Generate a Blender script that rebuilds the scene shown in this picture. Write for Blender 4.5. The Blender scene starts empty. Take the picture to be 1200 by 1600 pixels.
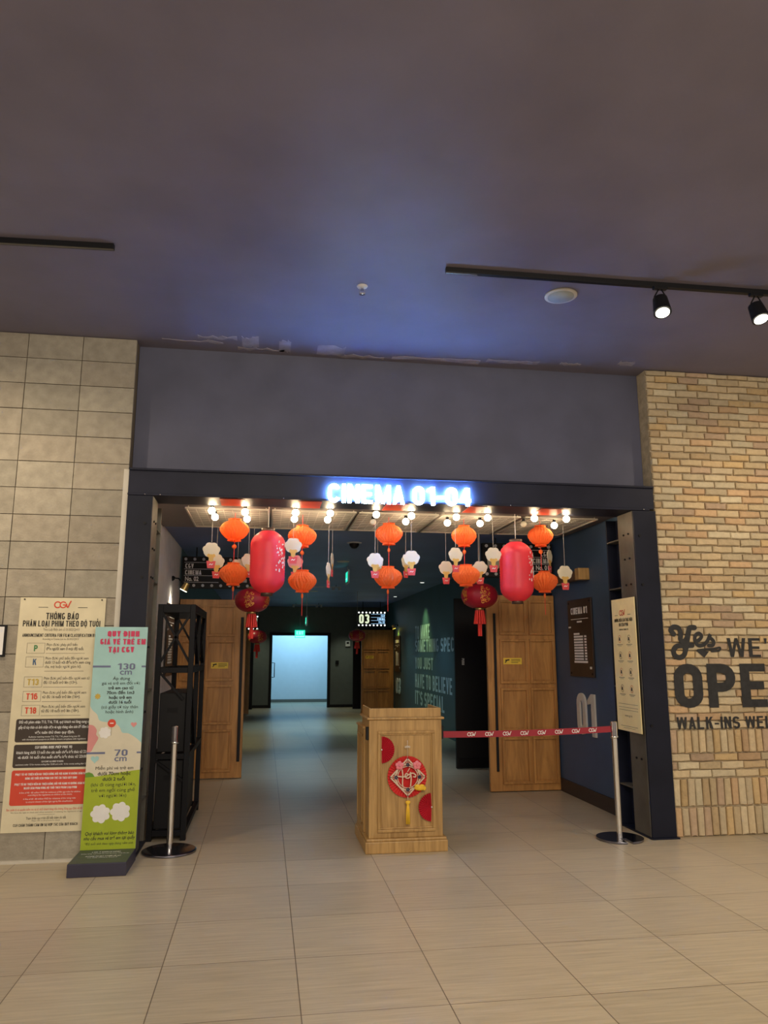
import bpy, math, random
from mathutils import Vector, Matrix
R = math.radians
sc = bpy.context.scene
# ------------------------------------------------------------------ camera, light, exposure
CAM = Vector((0, 0, 1.5)); YAW = R(8.88); PIT = R(10.63); FPX = 1177.0
cd = bpy.data.cameras.new('camera'); cam = bpy.data.objects.new('camera', cd); sc.collection.objects.link(cam)
cam.location = CAM; cam.rotation_euler = (R(90) + PIT, 0, -YAW)
cd.sensor_fit = 'VERTICAL'; cd.sensor_height = 36.0; cd.lens = 36.0 * FPX / 1600.0; cd.clip_end = 200
sc.camera = cam
sc.view_settings.view_transform = 'Standard'; sc.view_settings.look = 'None'
sc.view_settings.gamma = 1.0; sc.view_settings.use_curve_mapping = False
sc.view_settings.exposure = 0.72
w = bpy.data.worlds.new('world'); sc.world = w; w.use_nodes = True
w.node_tree.nodes['Background'].inputs[0].default_value = (1.0, 0.86, 0.72, 1)
w.node_tree.nodes['Background'].inputs[1].default_value = 0.42

def area(name, loc, size, energy, col, target=None, sy=None):
    l = bpy.data.lights.new(name, 'AREA'); l.energy = energy; l.color = col; l.size = size
    if sy: l.shape = 'RECTANGLE'; l.size_y = sy
    o = bpy.data.objects.new(name, l); sc.collection.objects.link(o); o.location = loc
    if target is not None:
        o.rotation_euler = (Vector(target) - Vector(loc)).to_track_quat('-Z', 'Y').to_euler()
    return o
def spot(name, loc, target, energy, col, ang=60, blend=0.5, rad=0.03):
    l = bpy.data.lights.new(name, 'SPOT'); l.energy = energy; l.color = col; l.spot_size = R(ang); l.spot_blend = blend
    l.shadow_soft_size = rad
    o = bpy.data.objects.new(name, l); sc.collection.objects.link(o); o.location = loc
    o.rotation_euler = (Vector(target) - Vector(loc)).to_track_quat('-Z', 'Y').to_euler()
    return o
WARM = (1.0, 0.80, 0.55)
# lobby ceiling lamps, above and behind the viewer
area('lobby_lamps', (1.2, -0.6, 4.0), 4.5, 300, (1.0, 0.86, 0.66), (1.2, 2.6, 0.0), 2.5)
# wall-washing spots on the ceiling tracks (the ones out of frame at left, the rest at right)
spot('track_light_a', (-2.3, 4.7, 3.75), (-1.9, 6.23, 1.6), 60, WARM, 120, 1.0)
spot('track_light_b', (-3.4, 4.7, 3.75), (-2.9, 6.23, 1.6), 60, WARM, 120, 1.0)
spot('track_light_c', (4.3, 4.62, 3.75), (4.5, 6.2, 1.5), 50, WARM, 120, 1.0)
# daylight-white tube light of the room beyond the far door
area('back_room_tubes', (1.1, 23.2, 2.7), 2.2, 46, (0.33, 0.69, 1.0), (1.1, 24.4, 1.1), 0.8)
# corridor downlights
for k, (x, y, e, c) in enumerate([(1.1, 10.57, 80, (0.6, 0.8, 1.0)), (1.1, 16.3, 90, (0.6, 0.85, 0.9)), (2.5, 13.9, 30, (0.45, 0.75, 0.8)),
                                  (3.0, 15.6, 40, (0.72, 1.0, 0.35)), (2.6, 17.5, 25, (0.6, 0.9, 0.6)), (-0.75, 14.0, 50, (0.95, 0.95, 0.55)), (-.1, 21.2, 30, (.9, .95, .7)), (2.2, 21.2, 30, (.9, .95, .7)), (2.85, 18.9, 20, (1, .75, .4))]):
    spot('corridor_downlight', (x, y, 2.77), (x + (0.12 if x > 2 else 0), y, 0), e, c, 85, 0.8)

# ------------------------------------------------------------------ helpers
_f = Vector((math.sin(YAW) * math.cos(PIT), math.cos(YAW) * math.cos(PIT), math.sin(PIT)))
_r = Vector((math.cos(YAW), -math.sin(YAW), 0)); _u = _r.cross(_f)
def ray(px, py): return _f * FPX + _r * (px - 600) + _u * (800 - py)
def at(px, py, Y):
    d = ray(px, py); return CAM + d * (Y / d.y)
def atx(px, py, X):
    d = ray(px, py); return CAM + d * (X / d.x)
def atz(px, py, Z):
    d = ray(px, py); return CAM + d * ((Z - CAM.z) / d.z)

class Frame:
    def __init__(s, O, U=(1, 0, 0), V=(0, 0, 1)):
        s.O = Vector(O); s.U = Vector(U).normalized(); s.V = Vector(V).normalized(); s.N = s.U.cross(s.V)
    def p(s, u, v, n=0): return s.O + s.U * u + s.V * v + s.N * n

import unicodedata
def _loop(x0, x1, y0, y1, a0, a1, q=5):
    """stadium-shaped centre line from angle a0 to a1 (degrees, ccw, 0 = right)"""
    r = min((x1 - x0) / 2, (y1 - y0) / 2); cx = (x0 + x1) / 2; rx = (x1 - x0) / 2; out = []; n = max(2, int(abs(a1 - a0) / 90 * q))
    for i in range(n + 1):
        a = R(a0 + (a1 - a0) * i / n); sy = math.sin(a); cyy = (y1 - r) if sy > 1e-6 else (y0 + r) if sy < -1e-6 else None
        if cyy is None:
            up = (y1 - r, y0 + r); seq = up if (math.cos(a) * (a1 - a0) < 0) else (up[1], up[0])
            for v in seq: out.append((cx + rx * math.cos(a), v))
        else: out.append((cx + rx * math.cos(a), cyy + r * sy))
    return out
def glyph(c, s, W):
    h = s / 2; X = W - h; T = 1 - h; m = 0.5; r_ = lambda x0, y0, x1, y1: ('p', [(x0, y0), (x1, y0), (x1, y1), (x0, y1)]); hs = s * 0.86
    a = lambda *k: ('a', _loop(*k)); lin = lambda *p: ('a', list(p))
    G = {
     'O': [a(h, X, h, T, 90, 450)], '0': [a(h, X, h, T, 90, 450)], 'Q': [a(h, X, h, T, 90, 450), ('p', [(W * .5, .25), (W * .7, .28), (W, -.06), (W * .78, -.08)])],
     'C': [a(h, X, h, T, 12, 348)], 'G': [lin(*(_loop(h, X, h, T, 38, 352) + [(X, .42)])), r_(W * .52, .42 - hs * .35, W - s * .4, .42 + hs * .35)], 'I': [r_(0, 0, s, 1)], 'L': [r_(0, 0, s, 1), r_(0, 0, W * .9, hs)],
     'E': [r_(0, 0, s, 1), r_(0, 0, W * .92, hs), r_(0, 1 - hs, W * .92, 1), r_(0, m - hs / 2, W * .84, m + hs / 2)], 'F': [r_(0, 0, s, 1), r_(0, 1 - hs, W * .9, 1), r_(0, m - hs / 2, W * .82, m + hs / 2)],
     'H': [r_(0, 0, s, 1), r_(W - s, 0, W, 1), r_(0, m - hs / 2, W, m + hs / 2)], 'T': [r_(W / 2 - h, 0, W / 2 + h, 1), r_(0, 1 - hs, W, 1)],
     'N': [r_(0, 0, s, 1), r_(W - s, 0, W, 1), ('p', [(0, 1), (s * 1.05, 1), (W, 0), (W - s * 1.05, 0)])],
     'U': [lin(*([(h, 1)] + _loop(h, X, h, T, 180, 360)[1:-1] + [(X, 1)]))],
     'A': [('p', [(0, 0), (s, 0), (W / 2 + h * .8, 1), (W / 2 - h * .8, 1)]), ('p', [(W - s, 0), (W, 0), (W / 2 + h * .8, 1), (W / 2 - h * .8, 1)]), r_(W * .18, .22, W * .82, .22 + hs * .9)],
     'V': [('p', [(0, 1), (s, 1), (W / 2 + h * .8, 0), (W / 2 - h * .8, 0)]), ('p', [(W - s, 1), (W, 1), (W / 2 + h * .8, 0), (W / 2 - h * .8, 0)])],
     'Y': [('p', [(0, 1), (s, 1), (W / 2 + h, .42), (W / 2 - h, .42)]), ('p', [(W - s, 1), (W, 1), (W / 2 + h, .42), (W / 2 - h, .42)]), r_(W / 2 - h, 0, W / 2 + h, .43)],
     'K': [r_(0, 0, s, 1), ('p', [(s * .8, .35), (s * .8, .62), (W - s, 1), (W, 1)]), ('p', [(s * 1.3, .52), (s * 2.1, .68), (W, 0), (W - s * 1.05, 0)])],
     'X': [('p', [(0, 0), (s, 0), (W, 1), (W - s, 1)]), ('p', [(0, 1), (s, 1), (W, 0), (W - s, 0)])], 'Z': [r_(0, 0, W, hs), r_(0, 1 - hs, W, 1), ('p', [(0, 0), (s, 0), (W, 1), (W - s, 1)])],
     'P': [r_(0, 0, s, 1), lin(*([(s * .5, T)] + _loop(h, X, .46, T, 90, -90)[0:] + [(s * .5, .46)]))],
     'R': [r_(0, 0, s, 1), lin(*([(s * .5, T)] + _loop(h, X, .50, T, 90, -90) + [(s * .5, .50)])), ('p', [(W * .45, .5), (W * .45 + s, .5), (W, 0), (W - s, 0)])],
     'B': [r_(0, 0, s, 1), lin(*([(s * .5, T)] + _loop(h, X * .96, .52, T, 90, -90) + [(s * .5, .52)])), lin(*([(s * .5, .52)] + _loop(h, X, h, .52, 90, -90) + [(s * .5, h)]))],
     'D': [r_(0, 0, s, 1), lin(*([(s * .5, T)] + _loop(h - W * .3, X, h, T, 90, -90) + [(s * .5, h)]))],
     'S': [lin(*(_loop(h, X, m, T, 15, 270)[:-1] + [(W * .5, m)] + _loop(h, X, h, m, 90, -165)[1:]))],
     'J': [lin(*([(X, 1)] + list(reversed(_loop(h, X, h, T, 190, 360)[:-1]))))], '1': [r_(W * .42, 0, W * .42 + s, 1), ('p', [(W * .42, 1), (W * .42 + s * .5, 1), (W * .42, .78), (0.02, .74), (0.02, .74 + hs * .7)])],
     '2': [lin(*(_loop(h, X, .45, T, 170, -25) + [(h * 1.2, s * .7)])), r_(0, 0, W, hs)], '3': [lin(*(_loop(h, X, m, T, 160, -90))), lin(*(_loop(h, X, h, m, 90, -160)))],
     '4': [r_(W * .58, 0, W * .58 + s, 1), r_(0, .22, W, .22 + hs), ('p', [(0, .22), (s * .95, .22), (W * .58 + s * .4, 1), (W * .58 - s * .2, 1)])],
     '5': [r_(0, 1 - hs, W * .92, 1), r_(0, .46, s, 1), lin(*(_loop(h, X, h, .62, 140, -160)))], '6': [a(h, X, h, .60, 90, 450), lin(*([(h, .3)] + list(reversed(_loop(h, X, h, T, 30, 180)))))],
     '7': [r_(0, 1 - hs, W, 1), ('p', [(W * .2, 0), (W * .2 + s, 0), (W, 1 - hs), (W - s, 1 - hs)])], '8': [a(h, X, h, .52, 90, 450), a(h * 1.2, X - h * .2, .52, T, 90, 450)], '9': [a(h, X, .40, T, 90, 450), lin(*([(X, .7)] + list(reversed(_loop(h, X, h, T, 210, 360)))))],
     '-': [r_(0, .36, W * .62, .36 + s * .8)], '.': [r_(0, 0, s, s)], ',': [('p', [(0, s), (s, s), (s * .4, -s * .6), (0, -s * .6)])], "'": [('p', [(s * .1, 1), (s * .9, 1), (s * .7, .72), (s * .3, .72)])], ':': [r_(0, 0, s, s), r_(0, .5, s, .5 + s)],
    }
    wM = W * 1.28
    if c == 'M': return [r_(0, 0, s, 1), r_(wM - s, 0, wM, 1), ('p', [(0, 1), (s * 1.1, 1), (wM / 2 + h * .8, 0), (wM / 2 - h * .8, 0)]), ('p', [(wM, 1), (wM - s * 1.1, 1), (wM / 2 - h * .8, 0), (wM / 2 + h * .8, 0)])], wM
    if c == 'W':
        wW = W * 1.45; g = wW / 4
        return [('p', [(0, 1), (s * .95, 1), (g + h * .8, 0), (g - h * .8, 0)]), ('p', [(2 * g - h * .8, 1), (2 * g + h * .8, 1), (g + h * .8, 0), (g - h * .8, 0)]), ('p', [(2 * g - h * .8, 1), (2 * g + h * .8, 1), (3 * g + h * .8, 0), (3 * g - h * .8, 0)]), ('p', [(wW - s * .95, 1), (wW, 1), (3 * g + h * .8, 0), (3 * g - h * .8, 0)])], wW
    g = G.get(c)
    if g is None: return [], W * .5
    wd = s if c in 'I.,:' + "'" else W * .62 if c == '-' else W * .42 + s if c == '1' else W
    return g, wd
def _strip(pts, w):
    P = [Vector(p) for p in pts]; Q = [P[0]]
    for p in P[1:]:
        if (p - Q[-1]).length > 1e-5: Q.append(p)
    closed = (Q[0] - Q[-1]).length < 1e-4; k = len(Q); L = []
    for i in range(k):
        a = Q[i - 1] if i else (Q[-2] if closed else Q[0]); b = Q[i + 1] if i < k - 1 else (Q[1] if closed else Q[-1])
        d1 = (Q[i] - a); d2 = (b - Q[i]); d1 = d1.normalized() if d1.length > 1e-9 else d2.normalized(); d2 = d2.normalized() if d2.length > 1e-9 else d1
        t = (d1 + d2).normalized(); n = Vector((-t.y, t.x)); f = 1 / max(0.75, n.dot(Vector((-d1.y, d1.x)))); L.append((Q[i] + n * w / 2 * f, Q[i] - n * w / 2 * f))
    return [[L[i][0], L[i][1], L[i + 1][1], L[i + 1][0]] for i in range(k - 1)]
def capstext(t, H, st, Wd=0.52, gap=None):
    """own condensed sans capitals; list of quads/polys in metres starting at x=0, baseline y=0, and the width"""
    x = 0; out = []; gap = (0.085 + st * 0.12) if gap is None else gap
    for ch in t:
        if ch == ' ': x += Wd * 0.55; continue
        marks = ''; c = ch
        if ch == 'Đ': c = 'D'; marks = '-'
        else:
            d = unicodedata.normalize('NFD', ch); c = d[0]; marks = d[1:]
        g, wd = glyph(c, st, Wd); pieces = []
        for kind, pts in g:
            if kind == 'p': pieces.append(pts)
            else: pieces.append(('s', [[(q.x, q.y) for q in qd] for qd in _strip(pts, st)]))
        top = 1.06; e = st * 0.55; cx = wd / 2
        for mk in marks:
            if mk == '-': pieces.append([(-0.1, .46), (wd * .5, .46), (wd * .5, .46 + e), (-0.1, .46 + e)])
            if mk == '\u0302': pieces += [[(cx - .17, top), (cx - .17 + e, top), (cx + e / 2, top + .15), (cx - e / 2, top + .15)], [(cx + .17 - e, top), (cx + .17, top), (cx + e / 2, top + .15), (cx - e / 2, top + .15)]]; top += .17
            if mk == '\u0301': pieces.append([(cx - .03, top), (cx + e * .6, top), (cx + .16, top + .16), (cx + .05, top + .16)])
            if mk == '\u0300': pieces.append([(cx + .03, top), (cx - e * .6, top), (cx - .16, top + .16), (cx - .05, top + .16)])
            if mk == '\u0323': pieces.append([(cx - e * .7, -.22), (cx + e * .7, -.22), (cx + e * .7, -.08), (cx - e * .7, -.08)])
            if mk in '\u0309\u0303': pieces.append([(cx - .06, top), (cx + .03, top), (cx + .12, top + .12), (cx + .03, top + .17), (cx - .08, top + .14)])
            if mk == '\u031b': pieces.append([(wd - e, .86), (wd, .86), (wd + .1, 1.05), (wd + .02, 1.05)])
        for p in pieces:
            if isinstance(p, tuple): out.append(('s', [[((q[0] + x) * H, q[1] * H) for q in qd] for qd in p[1]]))
            else: out.append(('p', [[((q[0] + x) * H, q[1] * H) for q in p]]))
        x += wd + gap
    return out, (x - gap) * H
_tc = {}
def textgeo(t, size, bold=0.0, ext=0.0, align='CENTER'):
    k = (t, size, bold, ext, align)
    if k in _tc: return _tc[k]
    c = bpy.data.curves.new('t', 'FONT'); c.body = t; c.size = size; c.offset = bold * size; c.extrude = ext
    c.align_x = align; c.align_y = 'CENTER'; c.resolution_u = 4; c.fill_mode = 'BOTH' if ext else 'FRONT'
    o = bpy.data.objects.new('t', c); sc.collection.objects.link(o)
    dg = bpy.context.evaluated_depsgraph_get(); dg.update()
    m = bpy.data.meshes.new_from_object(o.evaluated_get(dg))
    vs = [v.co.copy() for v in m.vertices]; fs = [tuple(p.vertices) for p in m.polygons]
    bpy.data.meshes.remove(m); bpy.data.objects.remove(o); bpy.data.curves.remove(c)
    _tc[k] = (vs, fs); return vs, fs

class MB:
    def __init__(s): s.v = []; s.f = []; s.m = []; s.s = []; s.mi = 0; s.sm = False; s.col = None; s.cols = []
    def mat(s, i): s.mi = i; return s
    def add(s, vs, fs, sm=None):
        b = len(s.v); s.v += [Vector(v) for v in vs]
        for f in fs:
            s.f.append(tuple(i + b for i in f)); s.m.append(s.mi); s.s.append(s.sm if sm is None else sm); s.cols.append(s.col)
        return s
    def box(s, x0, x1, y0, y1, z0, z1):
        s.add([(x0,y0,z0),(x1,y0,z0),(x1,y1,z0),(x0,y1,z0),(x0,y0,z1),(x1,y0,z1),(x1,y1,z1),(x0,y1,z1)],
              [(0,3,2,1),(4,5,6,7),(0,1,5,4),(1,2,6,5),(2,3,7,6),(3,0,4,7)], False); return s
    def fbox(s, F, u0, u1, v0, v1, n0, n1):
        P = [F.p(u, v, n) for n in (n0, n1) for (u, v) in ((u0, v0), (u1, v0), (u1, v1), (u0, v1))]
        s.add(P, [(3,2,1,0),(4,5,6,7),(0,1,5,4),(1,2,6,5),(2,3,7,6),(3,0,4,7)], False); return s
    def bar(s, a, b, w, d=None, up=(0, 0, 1)):
        a = Vector(a); b = Vector(b); d = d or w; t = (b - a).normalized(); u = Vector(up)
        if abs(t.dot(u)) > 0.95: u = Vector((0, 1, 0))
        x = t.cross(u).normalized(); y = x.cross(t)
        P = [q + x * (i * w / 2) + y * (j * d / 2) for q in (a, b) for (i, j) in ((-1, -1), (1, -1), (1, 1), (-1, 1))]
        s.add(P, [(3,2,1,0),(4,5,6,7),(0,1,5,4),(1,2,6,5),(2,3,7,6),(3,0,4,7)], False); return s
    def cyl(s, a, b, r0, r1=None, n=16, caps=True):
        r1 = r0 if r1 is None else r1; a = Vector(a); b = Vector(b); t = (b - a).normalized()
        x = t.orthogonal().normalized(); y = t.cross(x); P = []
        for q, r in ((a, r0), (b, r1)):
            for i in range(n):
                an = 2 * math.pi * i / n; P.append(q + x * (r * math.cos(an)) + y * (r * math.sin(an)))
        s.add(P, [(i, (i + 1) % n, n + (i + 1) % n, n + i) for i in range(n)], True)
        if caps: s.add(P, [tuple(reversed(range(n))), tuple(range(n, 2 * n))], False)
        return s
    def tube(s, pts, r, n=8):
        pts = [Vector(p) for p in pts]; rings = []
        for i, p in enumerate(pts):
            t = (pts[min(i + 1, len(pts) - 1)] - pts[max(i - 1, 0)]).normalized()
            x = t.orthogonal().normalized() if i == 0 else (x - t * x.dot(t)).normalized()
            y = t.cross(x); rings.append([p + x * r * math.cos(2 * math.pi * k / n) + y * r * math.sin(2 * math.pi * k / n) for k in range(n)])
        vs = [v for g in rings for v in g]
        fs = [(i * n + k, i * n + (k + 1) % n, (i + 1) * n + (k + 1) % n, (i + 1) * n + k) for i in range(len(pts) - 1) for k in range(n)]
        fs += [tuple(reversed(range(n))), tuple(range(len(vs) - n, len(vs)))]
        return s.add(vs, fs, True)
    def lathe(s, prof, c=(0, 0, 0), n=24, mod=None, sm=True, sc_=(1, 1)):
        c = Vector(c); vs = []
        for j, (r, z) in enumerate(prof):
            for i in range(n):
                a = 2 * math.pi * i / n; q = r * (mod(a, i, z) if mod else 1)
                vs.append(c + Vector((q * math.cos(a) * sc_[0], q * math.sin(a) * sc_[1], z)))
        fs = [(j * n + i, j * n + (i + 1) % n, (j + 1) * n + (i + 1) % n, (j + 1) * n + i) for j in range(len(prof) - 1) for i in range(n)]
        fs = [tuple(reversed(f)) for f in fs] if prof[0][1] > prof[-1][1] else fs
        return s.add(vs, fs, sm)
    def sphere(s, c, r, n=12, m=8, sq=(1, 1, 1)):
        c = Vector(c); vs = [c + Vector((0, 0, -r * sq[2]))]
        for j in range(1, m):
            p = -math.pi / 2 + math.pi * j / m
            for i in range(n):
                a = 2 * math.pi * i / n; vs.append(c + Vector((r * sq[0] * math.cos(p) * math.cos(a), r * sq[1] * math.cos(p) * math.sin(a), r * sq[2] * math.sin(p))))
        vs.append(c + Vector((0, 0, r * sq[2]))); T = len(vs) - 1
        fs = [(0, 1 + (i + 1) % n, 1 + i) for i in range(n)]
        for j in range(m - 2):
            for i in range(n): fs.append((1 + j * n + i, 1 + j * n + (i + 1) % n, 1 + (j + 1) * n + (i + 1) % n, 1 + (j + 1) * n + i))
        fs += [(T - n + i, T - n + (i + 1) % n, T) for i in range(n)]
        return s.add(vs, fs, True)
    def poly(s, F, pts, n0, n1=None):
        k = len(pts); ar = sum(pts[i][0] * pts[(i + 1) % k][1] - pts[(i + 1) % k][0] * pts[i][1] for i in range(k))
        if ar < 0: pts = list(reversed(pts))
        if n1 is None: return s.add([F.p(u, v, n0) for u, v in pts], [tuple(range(k))], False)
        vs = [F.p(u, v, n0) for u, v in pts] + [F.p(u, v, n1) for u, v in pts]
        return s.add(vs, [tuple(reversed(range(k))), tuple(range(k, 2 * k))] + [(i, (i + 1) % k, k + (i + 1) % k, k + i) for i in range(k)], False)
    def text(s, F, t, u, v, size, n=0.002, bold=0.0, ext=0.0, align='CENTER', xs=1.0, width=None, rot=0, shear=0, st=None, Wd=0.52):
        if t.upper() == t and any(ch.isalnum() for ch in t):
            H = size * 0.70; pcs, W = capstext(t, H, st or min(0.26, 0.15 + bold * 2.6), Wd); k = (width / W) if width else xs; ox = {'CENTER': -W * k / 2, 'LEFT': 0, 'RIGHT': -W * k}[align]
            cr, sr = math.cos(rot), math.sin(rot); step = 0.00012; nn = n
            for kind, qs in pcs:
                nn = n + (nn - n + step) % 0.0012
                for qi, q in enumerate(qs):
                    pts = []
                    for (x, y) in q:
                        a = x * k + ox + y * shear; bq = y - H / 2; pts.append((u + a * cr - bq * sr, v + a * sr + bq * cr))
                    s.poly(F, pts, nn if not ext else n, None if not ext else n + ext + (nn - n))
            return s
        vs, fs = textgeo(t, size, bold, ext, align)
        if not vs: return s
        if width:
            W = max(q.x for q in vs) - min(q.x for q in vs); xs = width / W
        cr, sr = math.cos(rot), math.sin(rot); out = []
        for q in vs:
            a = q.x * xs + q.y * shear; b = q.y
            out.append(F.p(u + a * cr - b * sr, v + a * sr + b * cr, n + q.z + ext))
        return s.add(out, fs, False)
    def stroke(s, F, pts, w, n=0.002, w1=None, n1=None):
        pts = [Vector((p[0], p[1])) for p in pts]; k = len(pts); L = []; Rr = []
        for i, p in enumerate(pts):
            t = (pts[min(i + 1, k - 1)] - pts[max(i - 1, 0)])
            t = t.normalized() if t.length > 1e-9 else Vector((1, 0)); nn = Vector((-t.y, t.x))
            ww = w if w1 is None else w + (w1 - w) * i / (k - 1)
            L.append(p + nn * ww / 2); Rr.append(p - nn * ww / 2)
        if n1 is None:
            vs = [F.p(q.x, q.y, n + 0.00003 * i) for i, q in enumerate(L)] + [F.p(q.x, q.y, n + 0.00003 * i) for i, q in enumerate(Rr)]
            s.add(vs, [(i, k + i, k + i + 1, i + 1) for i in range(k - 1)], False)
        else:
            vs = [F.p(q.x, q.y, n1) for q in L] + [F.p(q.x, q.y, n1) for q in Rr] + [F.p(q.x, q.y, n) for q in L] + [F.p(q.x, q.y, n) for q in Rr]
            fs = []
            for i in range(k - 1):
                fs += [(i, k + i, k + i + 1, i + 1), (2 * k + i, i, i + 1, 2 * k + i + 1), (k + i, 3 * k + i, 3 * k + i + 1, k + i + 1)]
            s.add(vs, fs, False)
        for e, ww in ((pts[0], w), (pts[-1], w if w1 is None else w1)):
            m = 10; c = [(e.x + ww / 2 * math.cos(2 * math.pi * j / m), e.y + ww / 2 * math.sin(2 * math.pi * j / m)) for j in range(m)]
            s.poly(F, c, (n + 0.00003 * k + 0.0001 if e is pts[-1] else n - 0.00005) if n1 is None else n, None if n1 is None else n1 + 0.0001)
        return s
    def build(s, name, mats, parent=None, bevel=0, colattr=False):
        me = bpy.data.meshes.new(name); off = ORG.get(parent.name, Vector((0, 0, 0))) if parent else s_org(s)
        me.from_pydata([v - off for v in s.v], [], s.f)
        if not isinstance(mats, (list, tuple)): mats = [mats]
        for m in mats: me.materials.append(m)
        for p, mi, sm in zip(me.polygons, s.m, s.s): p.material_index = min(mi, len(mats) - 1); p.use_smooth = sm
        if colattr:
            ca = me.color_attributes.new('tint', 'FLOAT_COLOR', 'CORNER')
            for p, c in zip(me.polygons, s.cols):
                c = c or (1, 1, 1)
                for li in p.loop_indices: ca.data[li].color = (*c, 1)
        o = bpy.data.objects.new(name, me); sc.collection.objects.link(o)
        if parent: o.parent = parent; ORG[o.name] = off
        else: o.location = off; ORG[o.name] = off
        if bevel:
            b = o.modifiers.new('bevel', 'BEVEL'); b.width = bevel; b.segments = 2; b.limit_method = 'ANGLE'
        return o
ORG = {}
def s_org(s):
    if s.v and getattr(s, 'own', True):
        n = len(s.v); xs = [v.x for v in s.v]; ys = [v.y for v in s.v]; zs = [v.z for v in s.v]
        return Vector(((min(xs) + max(xs)) / 2, (min(ys) + max(ys)) / 2, min(zs)))
    return Vector((0, 0, 0))
def tag(o, label, cat, group=None):
    o['label'] = label; o['category'] = cat
    if group: o['group'] = group
    return o
def thing(name, label, cat, loc=(0, 0, 0), group=None):
    o = bpy.data.objects.new(name, None); sc.collection.objects.link(o); o.location = loc; o.empty_display_size = 0.05
    ORG[o.name] = Vector(loc); return tag(o, label, cat, group)
def struct(o, label=None):
    o['kind'] = 'structure'
    if label: o['label'] = label
    return o
def copy_tree(root, loc, label, rz=0.0, scale=None, group=None):
    r = root.copy(); sc.collection.objects.link(r); r.location = loc; r.rotation_euler = (0, 0, rz); r['label'] = label
    if group: r['group'] = group
    if scale: r.scale = scale
    ORG[r.name] = Vector(loc)
    for ch in list(root.children):
        c = ch.copy(); sc.collection.objects.link(c); c.parent = r
        for g in list(ch.children):
            d = g.copy(); sc.collection.objects.link(d); d.parent = c
    return r
def spl(pts, n=6):
    P = [Vector((*p, 0)) if len(p) == 2 else Vector(p) for p in pts]; out = []
    for i in range(len(P) - 1):
        a = P[max(i - 1, 0)]; b = P[i]; c = P[i + 1]; d = P[min(i + 2, len(P) - 1)]
        for k in range(n):
            t = k / n
            out.append(0.5 * ((2 * b) + (c - a) * t + (2 * a - 5 * b + 4 * c - d) * t * t + (3 * b - a - 3 * c + d) * t ** 3))
    out.append(P[-1]); return [(q.x, q.y) for q in out] if len(pts[0]) == 2 else out

# ------------------------------------------------------------------ materials
def mat(name, col, rough=0.6, metal=0.0, emit=None, es=0.0, var=0.0, vs=8.0, stretch=(1, 1, 1), bump=0.0, bs=40.0, spec=None, trans=0.0, coat=0.0, tint=False, sub=0.0):
    m = bpy.data.materials.new(name); m.use_nodes = True; nt = m.node_tree; b = nt.nodes['Principled BSDF']
    b.inputs['Base Color'].default_value = (*col, 1); b.inputs['Roughness'].default_value = rough; b.inputs['Metallic'].default_value = metal
    if spec is not None: b.inputs['Specular IOR Level'].default_value = spec
    if coat: b.inputs['Coat Weight'].default_value = coat
    if emit: b.inputs['Emission Color'].default_value = (*emit, 1); b.inputs['Emission Strength'].default_value = es
    tc = nt.nodes.new('ShaderNodeTexCoord'); mp = nt.nodes.new('ShaderNodeMapping'); mp.inputs['Scale'].default_value = stretch
    nt.links.new(tc.outputs['Object'], mp.inputs['Vector'])
    src = None
    if var or not tint:
        nz = nt.nodes.new('ShaderNodeTexNoise'); nz.inputs['Scale'].default_value = vs; nz.inputs['Detail'].default_value = 5
        nt.links.new(mp.outputs[0], nz.inputs['Vector'])
        v = var or 0.06
        mx = nt.nodes.new('ShaderNodeMix'); mx.data_type = 'RGBA'
        mx.inputs['A'].default_value = (*[c * (1 - v) for c in col], 1); mx.inputs['B'].default_value = (*[min(1, c * (1 + v)) for c in col], 1)
        rp = nt.nodes.new('ShaderNodeMapRange'); rp.inputs['From Min'].default_value = 0.3; rp.inputs['From Max'].default_value = 0.7
        nt.links.new(nz.outputs['Fac'], rp.inputs['Value']); nt.links.new(rp.outputs[0], mx.inputs['Factor']); src = mx.outputs['Result']
    if tint:
        at_ = nt.nodes.new('ShaderNodeAttribute'); at_.attribute_name = 'tint'
        if src:
            mm = nt.nodes.new('ShaderNodeMix'); mm.data_type = 'RGBA'; mm.blend_type = 'MULTIPLY'; mm.inputs['Factor'].default_value = 1
            nt.links.new(src, mm.inputs['A']); nt.links.new(at_.outputs['Color'], mm.inputs['B']); src = mm.outputs['Result']
        else: src = at_.outputs['Color']
    nt.links.new(src, b.inputs['Base Color'])
    if bump:
        n2 = nt.nodes.new('ShaderNodeTexNoise'); n2.inputs['Scale'].default_value = bs; n2.inputs['Detail'].default_value = 4
        nt.links.new(mp.outputs[0], n2.inputs['Vector'])
        bp = nt.nodes.new('ShaderNodeBump'); bp.inputs['Strength'].default_value = bump; bp.inputs['Distance'].default_value = 0.01
        nt.links.new(n2.outputs['Fac'], bp.inputs['Height']); nt.links.new(bp.outputs[0], b.inputs['Normal'])
    if trans:
        out = nt.nodes['Material Output']; tr = nt.nodes.new('ShaderNodeBsdfTranslucent'); tr.inputs['Color'].default_value = (*[min(1, c * 1.3) for c in col], 1)
        ms = nt.nodes.new('ShaderNodeMixShader'); ms.inputs[0].default_value = trans
        nt.links.new(b.outputs[0], ms.inputs[1]); nt.links.new(tr.outputs[0], ms.inputs[2]); nt.links.new(ms.outputs[0], out.inputs['Surface'])
    return m
M = {}
M['ceil'] = mat('ceiling_paint', (0.175, 0.158, 0.205), 0.5, var=0.10, vs=1.6, bump=0.12, bs=6, spec=0.35)
M['header'] = mat('header_paint', (0.085, 0.09, 0.145), 0.6, var=0.14, vs=2.5, bump=0.1, bs=12)
M['patch'] = mat('rough_plaster', (0.30, 0.27, 0.30), 0.8, var=0.2, vs=9)
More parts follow.
